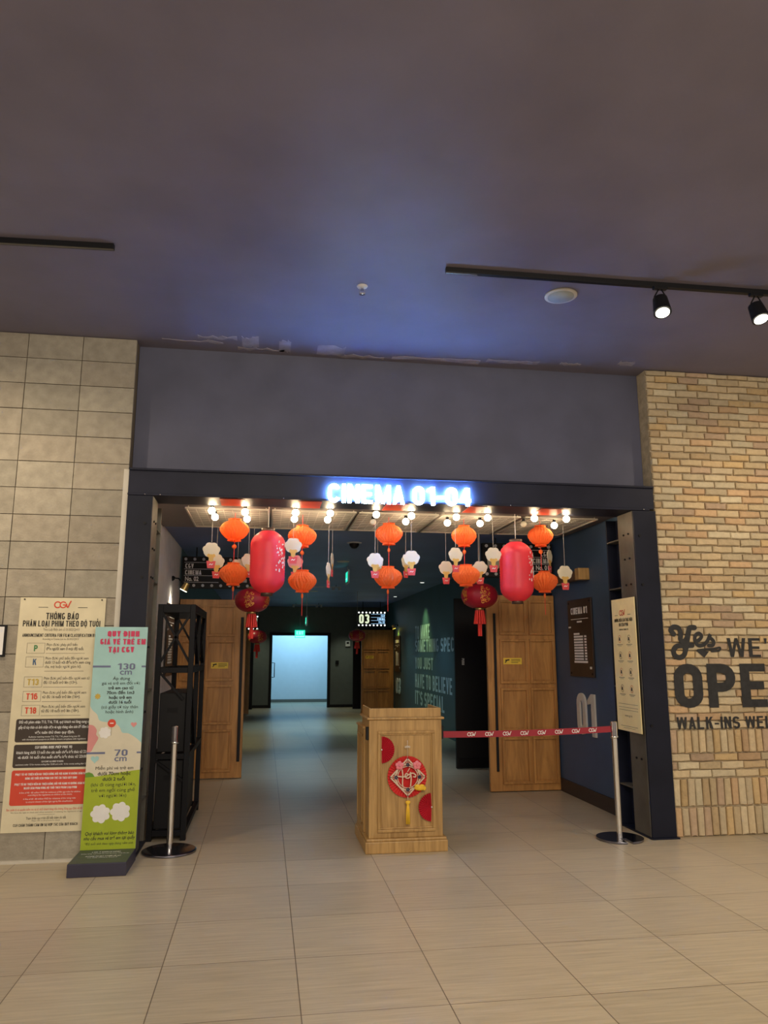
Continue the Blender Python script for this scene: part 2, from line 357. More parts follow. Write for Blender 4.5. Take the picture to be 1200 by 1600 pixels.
M['navysteel'] = mat('navy_steel', (0.017, 0.019, 0.036), 0.45, var=0.2, vs=3, spec=0.18)
M['greysteel'] = mat('primer_steel', (0.12, 0.11, 0.09), 0.45, 0.3, var=0.25, vs=5)
M['blacksteel'] = mat('black_steel', (0.004, 0.004, 0.006), 0.5, var=0.2, spec=0.2)
M['mortarb'] = mat('block_mortar', (0.15, 0.12, 0.085), 0.95, var=0.1)
M['block'] = mat('concrete_block', (0.33, 0.30, 0.245), 0.95, var=0.13, vs=14, bump=0.5, bs=60, tint=True)
M['mortar'] = mat('brick_mortar', (0.46, 0.38, 0.26), 0.95, var=0.2, vs=20, bump=0.5, bs=60)
M['brick'] = mat('pale_brick', (1, 1, 1), 0.9, var=0.16, vs=22, bump=0.6, bs=50, tint=True)
M['paintblack'] = mat('black_wall_paint', (0.022, 0.022, 0.024), 0.7, var=0.3, vs=25)
M['bluewall'] = mat('blue_wall_paint', (0.042, 0.078, 0.148), 0.55, var=0.12, vs=2)
M['greenlitwall'] = mat('greenlit_wall_paint', (0.045, 0.095, 0.115), 0.5, var=0.1, vs=2)  # same paint as the blue wall, greenish corridor light mixed into its colour
M['whitewall'] = mat('white_wall_paint', (0.72, 0.68, 0.68), 0.7)
M['farwall'] = mat('grey_far_wall', (0.14, 0.16, 0.15), 0.6)
M['corrceil'] = mat('corridor_ceiling_paint', (0.15, 0.21, 0.44), 0.55, var=0.15, vs=1)
M['soffit'] = mat('grey_soffit', (0.16, 0.14, 0.14), 0.45)
M['roomwhite'] = mat('white_room_paint', (0.75, 0.78, 0.8), 0.6, var=0.015)
M['darkskirt'] = mat('dark_skirting', (0.03, 0.02, 0.018), 0.5)
M['whitetrim'] = mat('white_trim', (0.55, 0.52, 0.46), 0.5)
M['chrome'] = mat('chrome', (0.75, 0.73, 0.70), 0.14, 1.0)
M['chromedk'] = mat('dark_polished_steel', (0.22, 0.22, 0.27), 0.22, 1.0)
M['black'] = mat('black_plastic', (0.006, 0.006, 0.008), 0.5, spec=0.25)
M['white'] = mat('white_print', (0.75, 0.75, 0.75), 0.6)
M['cream'] = mat('cream_paper', (0.66, 0.60, 0.43), 0.75)
M['creamr'] = mat('cream_board', (0.86, 0.73, 0.38), 0.7)
M['ink'] = mat('black_ink', (0.02, 0.017, 0.015), 0.7)
M['greyink'] = mat('grey_ink', (0.16, 0.14, 0.11), 0.7)
M['redink'] = mat('red_ink', (0.60, 0.06, 0.03), 0.6)
M['brownink'] = mat('brown_black_ink', (0.045, 0.032, 0.026), 0.6)
M['greenink'] = mat('green_ink', (0.04, 0.20, 0.07), 0.6)
M['blueink'] = mat('blue_ink', (0.05, 0.11, 0.22), 0.6)
M['yellowink'] = mat('yellow_ink', (0.50, 0.36, 0.06), 0.6)
M['aqua'] = mat('aqua_print', (0.33, 0.56, 0.57), 0.5)
M['lime'] = mat('lime_print', (0.33, 0.42, 0.02), 0.5)
M['grassg'] = mat('green_print', (0.12, 0.28, 0.03), 0.5)
M['pinkp'] = mat('pink_print', (0.62, 0.26, 0.26), 0.5)
M['magenta'] = mat('magenta_ink', (0.55, 0.03, 0.11), 0.5)
M['slate'] = mat('slate_ink', (0.13, 0.15, 0.27), 0.5)
M['beigep'] = mat('beige_print', (0.62, 0.58, 0.46), 0.5)
M['orange'] = mat('orange_paper', (1.0, 0.26, 0.07), 0.7, trans=0.5)
M['redsilk'] = mat('red_lantern_cloth', (0.88, 0.055, 0.085), 0.42, trans=0.3)
M['darksilk'] = mat('dark_red_silk', (0.42, 0.012, 0.035), 0.38, trans=0.15)
M['gold'] = mat('gold_print', (0.75, 0.33, 0.06), 0.4, 0.3)
M['yellow'] = mat('yellow_felt', (0.80, 0.50, 0.03), 0.6)
M['redstring'] = mat('red_string', (0.75, 0.04, 0.03), 0.6)
M['string'] = mat('pale_string', (0.5, 0.45, 0.42), 0.7)
M['popcorn'] = mat('cream_card', (0.62, 0.56, 0.44), 0.7)
M['pinkcard'] = mat('pink_card', (0.70, 0.28, 0.26), 0.7)
M['kernel'] = mat('yellow_card_print', (0.62, 0.38, 0.10), 0.7)
M['redcard'] = mat('red_card_print', (0.60, 0.06, 0.07), 0.6)
M['bulb'] = mat('lit_bulb', (1, 0.9, 0.7), 0.3, emit=(1.0, 0.76, 0.46), es=32)
M['bulboff'] = mat('unlit_bulb', (0.6, 0.56, 0.45), 0.15)
M['signlit'] = mat('lit_sign_face', (0.9, 0.95, 1), 0.4, emit=(0.70, 0.84, 1.0), es=6)
M['signside'] = mat('lit_sign_side', (0.2, 0.4, 1), 0.4, emit=(0.25, 0.52, 1.0), es=120)
M['dot'] = mat('marquee_dot', (0.45, 0.46, 0.5), 0.4)
M['dotlit'] = mat('marquee_dot_lit', (1, 1, 1), 0.4, emit=(0.95, 1.0, 0.95), es=1.1)
M['numlit'] = mat('numeral_lit', (0.8, 0.85, 0.6), 0.4, emit=(0.72, 0.80, 0.55), es=0.65)
M['numcream'] = mat('numeral_cream', (0.42, 0.40, 0.30), 0.5)
M['cyanlit'] = mat('text_lit', (0.5, 0.7, 0.9), 0.4, emit=(0.35, 0.62, 0.9), es=0.8)
M['exitg'] = mat('exit_green', (0.02, 0.5, 0.35), 0.4, emit=(0.02, 0.60, 0.38), es=1.0)
M['exitw'] = mat('exit_text_lit', (0.5, 1, 0.85), 0.4, emit=(0.3, 1.0, 0.75), es=1.0)
M['lens'] = mat('spot_lens', (1, 1, 0.9), 0.3, emit=(1.0, 0.93, 0.72), es=14)
M['lensy'] = mat('picture_lamp_lens', (1, 0.9, 0.4), 0.3, emit=(1.0, 0.80, 0.12), es=3)
M['greytext'] = mat('pale_wall_lettering', (0.60, 0.74, 0.85), 0.5)
M['wirew'] = mat('white_wire', (0.6, 0.57, 0.52), 0.35, 0.2)
M['speaker'] = mat('speaker_mesh', (0.33, 0.36, 0.36), 0.7)
M['label'] = mat('yellow_label', (0.75, 0.52, 0.05), 0.5)
M['brass'] = mat('brass', (0.55, 0.40, 0.16), 0.3, 0.8)
M['beltred'] = mat('red_belt', (0.30, 0.018, 0.035), 0.7)
M['navybox'] = mat('navy_base_board', (0.03, 0.028, 0.055), 0.5)
M['greentop'] = mat('dark_green_board', (0.05, 0.065, 0.05), 0.5)
M['redfan'] = mat('red_pleated_paper', (0.52, 0.015, 0.035), 0.6)
M['redfan2'] = mat('bright_red_paper', (0.70, 0.05, 0.05), 0.6)
M['tan'] = mat('tan_card', (0.62, 0.50, 0.38), 0.6)
M['pinkfelt'] = mat('pink_felt', (0.75, 0.22, 0.26), 0.8)
M['navyfelt'] = mat('navy_felt', (0.02, 0.02, 0.06), 0.8)
M['redreflection'] = mat('red_reflection_paint', (0.75, 0.06, 0.03), 0.4)
M['browntimber'] = mat('brown_timber', (0.12, 0.06, 0.03), 0.5, var=0.3, vs=10, stretch=(1, 6, 6))

def wood(name, a, b, rough=0.42, sx=(9, 9, 0.7), sc_=3.0):
    m = mat(name, a, rough, var=0.0); nt = m.node_tree; bs = nt.nodes['Principled BSDF']
    for l in list(nt.links):
        if l.to_socket == bs.inputs['Base Color']: nt.links.remove(l)
    tc = nt.nodes.new('ShaderNodeTexCoord'); mp = nt.nodes.new('ShaderNodeMapping'); mp.inputs['Scale'].default_value = sx
    nz = nt.nodes.new('ShaderNodeTexNoise'); nz.inputs['Scale'].default_value = sc_; nz.inputs['Detail'].default_value = 8; nz.inputs['Distortion'].default_value = 1.2
    rp = nt.nodes.new('ShaderNodeValToRGB'); rp.color_ramp.elements[0].position = 0.3; rp.color_ramp.elements[1].position = 0.68
    rp.color_ramp.elements[0].color = (*a, 1); rp.color_ramp.elements[1].color = (*b, 1)
    nt.links.new(tc.outputs['Object'], mp.inputs[0]); nt.links.new(mp.outputs[0], nz.inputs['Vector']); nt.links.new(nz.outputs['Fac'], rp.inputs[0]); nt.links.new(rp.outputs[0], bs.inputs['Base Color'])
    bp = nt.nodes.new('ShaderNodeBump'); bp.inputs['Strength'].default_value = 0.12; bp.inputs['Distance'].default_value = 0.005
    nt.links.new(nz.outputs['Fac'], bp.inputs['Height']); nt.links.new(bp.outputs[0], bs.inputs['Normal'])
    return m
M['oak'] = wood('podium_oak', (0.30, 0.17, 0.055), (0.50, 0.31, 0.115))
M['doorwood'] = wood('door_wood', (0.29, 0.125, 0.03), (0.50, 0.24, 0.065), sx=(5, 5, 0.6))

def floor_mat():
    m = bpy.data.materials.new('floor_tiles'); m.use_nodes = True; nt = m.node_tree; b = nt.nodes['Principled BSDF']; N = nt.nodes.new; L = nt.links.new
    tc = N('ShaderNodeTexCoord'); mp = N('ShaderNodeMapping'); mp.inputs['Location'].default_value = (-0.197, -3.525, 0)
    L(tc.outputs['Object'], mp.inputs[0])
    br = N('ShaderNodeTexBrick'); br.offset = 0.0; br.inputs['Scale'].default_value = 1; br.inputs['Brick Width'].default_value = 0.645; br.inputs['Row Height'].default_value = 0.61
    br.inputs['Mortar Size'].default_value = 0.0028; br.inputs['Mortar Smooth'].default_value = 0.3
    br.inputs['Color1'].default_value = (0.50, 0.42, 0.29, 1); br.inputs['Color2'].default_value = (0.43, 0.36, 0.25, 1); br.inputs['Mortar'].default_value = (0.15, 0.11, 0.07, 1)
    L(mp.outputs[0], br.inputs['Vector'])
    m2 = N('ShaderNodeMapping'); m2.inputs['Scale'].default_value = (1.2, 22, 1); L(tc.outputs['Object'], m2.inputs[0])
    nz = N('ShaderNodeTexNoise'); nz.inputs['Scale'].default_value = 2.2; nz.inputs['Detail'].default_value = 8; nz.inputs['Roughness'].default_value = 0.65; L(m2.outputs[0], nz.inputs['Vector'])
    mr = N('ShaderNodeMapRange'); mr.inputs['From Min'].default_value = 0.3; mr.inputs['From Max'].default_value = 0.7; mr.inputs['To Min'].default_value = 0.76; mr.inputs['To Max'].default_value = 1.12
    L(nz.outputs['Fac'], mr.inputs['Value'])
    mx = N('ShaderNodeMix'); mx.data_type = 'RGBA'; mx.blend_type = 'MULTIPLY'; mx.inputs['Factor'].default_value = 1
    L(br.outputs['Color'], mx.inputs['A']); L(mr.outputs[0], mx.inputs['B']); L(mx.outputs['Result'], b.inputs['Base Color'])
    rr = N('ShaderNodeMapRange'); rr.inputs['To Min'].default_value = 0.26; rr.inputs['To Max'].default_value = 0.42; L(nz.outputs['Fac'], rr.inputs['Value']); L(rr.outputs[0], b.inputs['Roughness'])
    bp = N('ShaderNodeBump'); bp.inputs['Strength'].default_value = 0.15; bp.inputs['Distance'].default_value = 0.003; L(br.outputs['Fac'], bp.inputs['Height']); bp.invert = True
    L(bp.outputs[0], b.inputs['Normal']); return m
M['floor'] = floor_mat()

# ------------------------------------------------------------------ the room shell
FL, FR, FY, CZ, HZ = -1.13, 3.42, 6.20, 4.09, 2.80     # opening left/right, facade plane, lobby and corridor ceiling
b = MB(); b.own = False; b.box(-7, 9, -4, 25.0, -0.1, 0); struct(b.build('floor', M['floor']), 'beige stone-look tiled floor with fine horizontal streaks')
b = MB(); b.own = False; b.box(-7, 9, -4, 6.6, CZ, CZ + 0.1); ceil = struct(b.build('ceiling', M['ceil']), 'dark purple-grey painted ceiling')
# rough unpainted plaster along the ceiling edge
random.seed(5)
def patch(x0, x1, y0, y1):
    k = 9; pts = []
    for i in range(k): pts.append((x0 + (x1 - x0) * i / (k - 1), y0 + random.uniform(0, 0.06)))
    for i in range(k): pts.append((x1 - (x1 - x0) * i / (k - 1), y1 + random.uniform(-0.02, 0.03)))
    m = MB(); m.poly(Frame((0, 0, CZ), (1, 0, 0), (0, -1, 0)), [(p[0], -p[1]) for p in pts], -0.001, 0.004); return m
for a in [(-0.92, -0.42, 6.10, 6.16), (-0.62, -0.3, 6.0, 6.06), (-0.26, -0.12, 5.97, 6.2), (-.3, .1, 6.2, 6.26), (0.05, 0.15, 6.0, 6.26), (0.38, 0.62, 6.06, 6.27), (0.6, 0.98, 6.22, 6.29), (1.05, 1.85, 6.18, 6.26), (1.9, 2.38, 6.12, 6.2), (2.58, 2.78, 6.1, 6.16), (3.1, 3.25, 5.99, 6.1)]:
    patch(*a).build('plaster_patch', M['patch'], ceil)

# left wall of stacked concrete blocks
b = MB(); b.own = False; b.box(-5.6, FL - 0.004, FY + 0.012, FY + 0.24, 0, CZ); wl = struct(b.build('wall_left', M['mortarb']), 'left wall of greyish tan concrete blocks in a straight stack')
b = MB(); z = CZ; rows = [4.085]
for k in range(20):
    z -= 0.2165 if k < 12 else 0.214
    rows.append(max(z, 0.0))
rows = [r for r in rows if r > 0.03] + [0.0]
for k in range(len(rows) - 1):
    x = FL
    for j in range(10):
        c = random.uniform(0.85, 1.08); g = random.uniform(-0.02, 0.02); b.col = (c, c + g, c + g * 1.5)
        wdt = 0.428
        b.box(x - wdt + 0.006, x, FY - random.uniform(0, 0.004), FY + 0.03, rows[k + 1] + 0.006, rows[k]); x -= wdt
b.build('block_courses', M['block'], wl, colattr=True)
b = MB(); b.box(FL - 0.035, FL + 0.008, FY - 0.006, FY + 0.05, 0.0, 2.97); b.box(-5.6, FL - 0.035, FY - 0.03, FY, 0, 0.02)
struct(b.build('trim_1', M['whitetrim']), 'thin white edge strip of the block wall')

# right wall of pale brick, with soldier courses low down
b = MB(); b.own = False; b.box(FR + 0.004, 7.5, FY + 0.0, FY + 0.25, 0, CZ); wr = struct(b.build('wall_right', M['mortar']), 'right wall of rough pale yellow brick with upright courses near the floor')
BC = [(0.60, 0.47, 0.29), (0.64, 0.53, 0.35), (0.58, 0.43, 0.25), (0.60, 0.41, 0.24), (0.64, 0.55, 0.38), (0.55, 0.45, 0.30), (0.64, 0.51, 0.32), (0.52, 0.38, 0.26), (0.62, 0.49, 0.31), (0.61, 0.44, 0.23)]
b = MB(); YB = FY - 0.03
def brick(x0, x1, z0, z1):
    c = random.choice(BC); q = random.uniform(0.78, 1.05); b.col = tuple(v * q for v in c)
    j = lambda: random.uniform(-0.004, 0.004); e = 0.007
    y = YB + random.uniform(0, 0.006)
    f = [(x0 + j(), z0 + j()), ((x0 + x1) / 2, z0 + j()), (x1 + j(), z0 + j()), (x1 + j(), z1 + j()), ((x0 + x1) / 2, z1 + j()), (x0 + j(), z1 + j())]
    cx, cz = (x0 + x1) / 2, (z0 + z1) / 2
    g = [(cx + (u - cx) * (1 - 2 * e / (x1 - x0)), cz + (v - cz) * (1 - 2 * e / (z1 - z0))) for u, v in f]
    vs = [(u, FY + 0.004, v) for u, v in f] + [(u, y + 0.008, v) for u, v in f] + [(u, y, v) for u, v in g]
    fs = [(i, (i + 1) % 6, 6 + (i + 1) % 6, 6 + i) for i in range(6)] + [(6 + i, 6 + (i + 1) % 6, 12 + (i + 1) % 6, 12 + i) for i in range(6)] + [tuple(range(12, 18))]
    b.add(vs, fs, False)
def course(z0, z1, off):
    x = FR - off
    while x < 6.4:
        L = random.uniform(0.195, 0.225); x0 = max(x, FR); x1 = x + L
        if x1 - x0 > 0.03: brick(x0 + 0.004, x1 - 0.005, z0 + 0.005, z1 - 0.005)
        x = x1
def soldier(z0, z1):
    x = FR
    while x < 6.4: brick(x + 0.004, x + 0.061, z0 + 0.005, z1 - 0.005); x += 0.0665
soldier(0.0, 0.232); soldier(0.237, 0.462); soldier(0.665, 0.86)
for k in range(3): course(0.465 + k * 0.0665, 0.465 + (k + 1) * 0.0665, 0.1 * (k % 2) + random.uniform(0, 0.05))
z = 0.862; k = 0
while z < CZ - 0.02:
    course(z, min(z + 0.0662, CZ), 0.105 * (k % 2) + random.uniform(0, 0.05)); z += 0.0662; k += 1
b.build('brick_courses', M['brick'], wr, colattr=True)
# painted lettering on the brick
F = Frame((0, YB - 0.0015, 0)); b = MB(); 
b.text(F, "OPEN", 3.487 + 0.60, 1.226, 0.53, 0, st=0.21, Wd=0.62, width=1.20)
b.text(F, "WE'RE", 4.0 + 0.355, 1.55, 0.235, 0, st=0.15, width=0.69)
b.text(F, "WALK-INS WELCOME", 3.482 + 0.62, 0.915, 0.145, 0, st=0.17, width=1.235)
S = 0.045
b.stroke(F, spl([(3.515, 1.665), (3.49, 1.70), (3.52, 1.725), (3.565, 1.715), (3.58, 1.67), (3.575, 1.62), (3.60, 1.60), (3.635, 1.63), (3.655, 1.69), (3.67, 1.72), (3.715, 1.722)]), S, 0)
b.stroke(F, spl([(3.665, 1.715), (3.645, 1.64), (3.625, 1.56), (3.60, 1.49), (3.555, 1.465), (3.51, 1.485), (3.505, 1.53), (3.54, 1.562), (3.61, 1.568), (3.68, 1.57)]), S, 0.0003)
b.stroke(F, spl([(3.715, 1.60), (3.755, 1.62), (3.775, 1.65), (3.75, 1.672), (3.715, 1.65), (3.712, 1.60), (3.74, 1.568), (3.79, 1.575), (3.83, 1.61)]), 0.032, 0.0006)
b.stroke(F, spl([(3.83, 1.61), (3.86, 1.665), (3.852, 1.64), (3.885, 1.605), (3.875, 1.572), (3.835, 1.568)]), 0.032, 0.0009)
b.stroke(F, spl([(3.73, 1.528), (3.80, 1.535), (3.88, 1.54), (3.94, 1.55), (3.93, 1.525), (3.86, 1.518)]), 0.018, 0.0012)
b.poly(F, [(3.715, 1.522), (3.775, 1.525), (3.835, 1.518), (3.785, 1.462)], 0.0012)
b.build('painted_lettering', M['paintblack'], wr)

# dark header above the opening, reveals at its sides
b = MB(); b.own = False; b.box(FL, FR, FY + 0.15, FY + 0.45, 2.95, CZ); struct(b.build('wall_header', M['header']), 'dark grey painted wall above the steel beam')
# interior
b = MB(); b.own = False; b.box(-1.4, FR + 0.3, 6.62, 8.0, HZ, HZ + 0.1); struct(b.build('ceiling_soffit', M['soffit']), 'grey ceiling strip behind the steel beam')
b = MB(); b.own = False; b.box(-2.6, 5.0, 8.0, 22.0, HZ + 0.02, HZ + 0.1); struct(b.build('ceiling_corridor', M['corrceil']), 'dark blue corridor ceiling')
XR, XL = 3.32, -1.08
b = MB(); b.own = False; b.box(XR, XR + 0.12, 6.55, 8.46, 0, HZ + 0.02); b.box(XR, XR + 0.12, 8.46, 10.1, 2.2, HZ + 0.02); wrt = struct(b.build('wall_right_entry', M['bluewall']), 'dark blue right wall of the entry')
b = MB(); b.own = False; b.box(XR, XR + 0.12, 10.1, 19.7, 0, HZ + 0.02); b.box(XR, XR + 0.12, 19.7, 22, 2.2, HZ + 0.02); b.box(XR, XR+.12, 21.2, 22, 0, 2.2); wrc = struct(b.build('wall_right_corridor', M['greenlitwall']), 'dark right corridor wall, green light tinted into its paint, with pale lettering')
b = MB(); b.own = False; b.box(XL - 0.12, XL, 6.24, 9.84, 0, HZ + 0.02); struct(b.build('wall_left_entry', M['whitewall']), 'pale grey left wall of the entry')
b = MB(); b.own = False; b.box(XL - 0.12, XL, 9.84, 11.4, 2.2, HZ + 0.02); b.box(XL - 0.12, XL, 11.4, 19.9, 0, HZ + 0.02); b.box(XL - 0.12, XL, 19.9, 22, 2.2, HZ + 0.02); struct(b.build('wall_left_corridor', M['greenlitwall']))
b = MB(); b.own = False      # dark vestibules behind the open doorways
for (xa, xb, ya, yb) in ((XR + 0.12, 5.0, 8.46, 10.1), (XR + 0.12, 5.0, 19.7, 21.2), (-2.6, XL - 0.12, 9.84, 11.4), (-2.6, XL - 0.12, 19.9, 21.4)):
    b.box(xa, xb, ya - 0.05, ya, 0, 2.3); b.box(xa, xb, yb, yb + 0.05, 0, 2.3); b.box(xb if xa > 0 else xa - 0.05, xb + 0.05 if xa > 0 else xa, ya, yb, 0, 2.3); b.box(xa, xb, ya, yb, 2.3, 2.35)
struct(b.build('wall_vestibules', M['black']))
DX0, DX1 = 0.22, 1.79
b = MB(); b.own = False; b.box(-2.6, DX0 - 0.08, 21.9, 22.0, 0, HZ + 0.1); b.box(DX1 + 0.08, 5.0, 21.9, 22.0, 0, HZ + 0.1); b.box(DX0 - 0.08, DX1 + 0.08, 21.9, 22.0, 2.08, HZ + 0.1)
struct(b.build('wall_far', M['farwall']), 'dim grey wall at the far end of the corridor')
b = MB(); b.box(DX0 - 0.08, DX0, 21.86, 22.0, 0, 2.08); b.box(DX1, DX1 + 0.08, 21.86, 22.0, 0, 2.08); b.box(DX0, DX1, 21.86, 22.0, 2.0, 2.08); dfr = struct(b.build('door_1', M['black']), 'black frame of the far doorway')
b = MB(); q = at(427, 1047, 21.8); b.tube([(q.x - 0.03, 21.86, q.z + 0.2), (q.x + 0.03, 21.8, q.z + 0.2), (q.x + 0.03, 21.8, q.z - 0.2), (q.x - 0.03, 21.86, q.z - 0.2)], 0.012); b.build('door_handle', M['black'], dfr)
b = MB(); b.own = False; b.box(-1.2, 3.4, 24.4, 24.5, 0, 2.8); b.box(-1.3, -1.2, 22, 24.5, 0, 2.8); b.box(3.4, 3.5, 22, 24.5, 0, 2.8); b.box(-1.3, 3.5, 22, 24.5, 2.8, 2.9)
struct(b.build('wall_back_room', M['roomwhite']), 'white wall of the bright room past the far doorway')
b = MB(); b.box(-1.2, 3.4, 24.38, 24.4, 0, 0.09); struct(b.build('baseboard_back_room', M['greyink']))
b = MB(); b.box(XR - 0.012, XR, 6.6, 8.46, 0, 0.14); struct(b.build('baseboard_right', M['darkskirt']), 'dark brown skirting under the blue wall')
b = MB(); b.box(-1.08, DX0 - 0.08, 21.885, 21.9, 0, 0.08); b.box(DX1 + 0.08, XR, 21.885, 21.9, 0, 0.08); struct(b.build('baseboard_far', M['black']))
# closing the lobby header rear / beam void
b = MB(); b.own = False; b.box(FL, FR, 6.5, 6.62, HZ, 2.97); struct(b.build('trim_2', M['navysteel']))

# ------------------------------------------------------------------ steel beam and columns
t = thing('steel_beam', 'dark navy steel beam spanning the entrance under the lit sign', 'beam', (1.14, FY, 2.74))
Z0, Z1 = 2.75, 2.975
b = MB(); b.box(FL + 0.01, FR - 0.01, FY - 0.05, FY + 0.14, Z1 - 0.018, Z1); b.build('flange', M['navysteel'], t, 0.003)
b = MB(); b.box(FL + 0.01, FR - 0.06, FY - 0.05, FY + 0.30, Z0, Z0 + 0.018); b.build('flange', M['navysteel'], t, 0.003)
b = MB(); b.box(FL + 0.01, FR - 0.01, FY - 0.03, FY - 0.012, Z0 + 0.018, Z1 - 0.018); b.build('web', M['navysteel'], t)
b = MB()
for px, py in ((226, 779), (443, 784), (798, 790), (1006, 795), (250, 778), (622, 787)):
    q = at(px, py, FY - 0.052); b.sphere((q.x, FY - 0.05, Z0 + 0.009), 0.006, 8, 6)
b.build('bolt', M['chrome'], t)
M['colsteel'] = mat('dark_column_steel', (0.010, 0.012, 0.024), 0.42, var=0.25, vs=3, spec=0.2)
def column(x0, x1, label, side):
    y0 = FY - 0.06; y1 = 6.70; t = thing('steel_column', label, 'column', ((x0 + x1) / 2, y0, 0))
    H = 2.745; xm = (x0 + x1) / 2; e = x0 if side < 0 else x1
    b = MB(); b.box(x0, x1, y0, y0 + 0.02, 0.012, H); b.build('flange', M['colsteel'], t, 0.002)
    b = MB(); b.box(x0, x1, y1 - 0.015, y1, 0.012, H); b.build('flange', M['greysteel'] if side > 0 else M['colsteel'], t, 0.002)
    b = MB(); b.box(xm - 0.01, xm + 0.01, y0 + 0.02, y1 - 0.015, 0.012, H); b.build('web', M['colsteel'], t)
    b = MB(); b.box(*(sorted((e + 0.002 * side, e - 0.014 * side))), y0 + 0.02, y0 + 0.30, 0.012, H); b.build('cover_plate', M['greysteel'], t, 0.002)
    for z in (2.52, 2.08, 1.2, 0.35):
        b = MB(); b.box(min(xm, e), max(xm, e), y0 + 0.3, y1 - 0.015, z, z + 0.012); b.build('stiffener', M['greysteel'], t)
    b = MB()
    for z in (2.55, 2.33, 2.10, 1.55, 1.05, 0.62):
        for y in (y0 + 0.10, y0 + 0.19): b.cyl((e + 0.001 * side, y, z), (e + 0.012 * side, y, z), 0.009, n=8)
    for z in (2.52, 2.09, 0.9): b.cyl((e - 0.05 * side, y0, z), (e - 0.05 * side, y0 - 0.008, z), 0.012, n=8)
    b.build('bolt', M['black'], t)
    b = MB(); b.box(x0 - 0.015, x1 + 0.015, y0 - 0.02, y1 + 0.01, 0, 0.012); b.build('base_plate', M['colsteel'], t)
column(3.19, 3.405, 'dark navy steel column at the right edge of the entrance beside the brick', -1)
column(-1.115, -0.92, 'dark navy steel column at the left edge of the entrance beside the blocks', 1)

# ------------------------------------------------------------------ lit CINEMA sign
F = Frame((0, FY - 0.04, 0)); b = MB()
t = thing('lit_sign', 'glowing blue-white CINEMA 01-04 letters on the steel beam', 'sign', (1.1, FY - 0.04, 2.75))
b.text(F, 'CINEMA 01-04', 1.101, 2.818, 0.225, 0.0225, st=0.185, Wd=0.60, width=1.228); b.build('letter_faces', M['signlit'], t)
b = MB(); b.text(F, 'CINEMA 01-04', 1.101, 2.818, 0.225, 0.0, st=0.175, Wd=0.60, width=1.226, ext=0.020); b.build('letter_sides', M['signside'], t)

# ------------------------------------------------------------------ door leaves
def leaf(name, label, x0, x1, y, cols, rows, bar, black=False, H=2.16, push=None, lab=None, th=0.05):
    t = thing(name, label, 'door', ((x0 + x1) / 2, y, 0)); F = Frame((0, y, 0)); m = M['black'] if black else M['doorwood']
    b = MB(); b.box(x0, x1, y, y + th, 0.008, H); slab = b.build('slab', m, t, 0.003)
    if not black:
        for (u0, u1) in cols:
            for (v0, v1) in rows:
                b = MB(); w = 0.026
                b.fbox(F, u0, u1, v0, v0 + w, 0, 0.022); b.fbox(F, u0, u1, v1 - w, v1, 0, 0.022); b.fbox(F, u0, u0 + w, v0 + w, v1 - w, 0, 0.022); b.fbox(F, u1 - w, u1, v0 + w, v1 - w, 0, 0.022)
                b.fbox(F, u0 + w + 0.012, u1 - w - 0.012, v0 + w + 0.012, v1 - w - 0.012, 0, 0.005)
                b.build('raised_panel', m, slab, 0.004)
    else:
        b = MB(); b.fbox(F, x0 + 0.03, x1 - 0.03, 0.02, 0.14, 0, 0.006); b.build('kick_plate', M['blacksteel'], t, 0.003)
    if bar:
        b = MB(); b.fbox(F, bar[0], bar[1], bar[2], bar[3], 0.0, 0.02); b.build('pull_handle', M['black'], t, 0.004)
    if push:
        b = MB(); b.text(F, 'PUSH', push[0], push[1], 0.05, 0.002, bold=0.01, rot=R(-90)); b.build('lettering', M['white'], t)
    if lab:
        b = MB(); b.mat(0).fbox(F, lab[0], lab[1], lab[2], lab[3], 0.005, 0.0075)
        h = lab[3] - lab[2]; w = lab[1] - lab[0]
        b.mat(1); G = Frame((lab[0], y - 0.008, lab[2]))
        b.poly(G, [(w * 0.08, h * 0.7), (w * 0.33, h * 0.82), (w * 0.33, h * 0.62), (w * 0.2, h * 0.55), (w * 0.12, h * 0.2), (w * 0.08, h * 0.25), (w * 0.13, h * 0.55)], 0)
        for i in range(3): b.fbox(G, w * 0.42, w * (0.92 if i < 2 else 0.8), h * (0.72 - 0.24 * i), h * (0.80 - 0.24 * i), 0, 0.0005)
        b.build('warning_label', [M['label'], M['ink']], t)
    return t
ROWS = [(0.083, 0.58), (0.642, 1.116), (1.165, 1.658), (1.708, 2.10)]
leaf('door_leaf', 'open wooden panelled door leaf right of the podium, near blue wall', 2.50, 3.31, 8.4, [(2.64, 2.965), (2.995, 3.29)], ROWS, (2.572, 2.60, 0.22, 1.95), lab=(2.681, 2.898, 1.378, 1.449), H=2.16)
leaf('door_leaf', 'open wooden panelled door leaf behind the black rack at left', -1.06, -0.235, 9.78, [(-1.03, -0.745), (-0.715, -0.37)], ROWS, (-0.30, -0.265, 0.2, 1.95), lab=(-0.65, -0.44, 1.315, 1.39), H=2.17)
leaf('door_leaf', 'black inner face of an open door leaf marked PUSH', 2.55, 3.31, 10.1, None, None, None, black=True, push=(2.66, 1.39), H=2.24)
leaf('door_leaf', 'wooden door leaf at the far right under the lit 03 sign', 2.47, 3.31, 19.6, [(2.52, 2.85), (2.88, 3.2)], [(0.08, 0.58), (0.62, 1.07), (1.12, 1.56), (1.60, 2.02)], None, lab=(2.58, 2.79, 1.37, 1.44), H=2.1)
leaf('door_leaf', 'black door leaf edge left of the far right wooden door', 2.43, 3.31, 21.1, None, None, None, black=True, H=2.1)
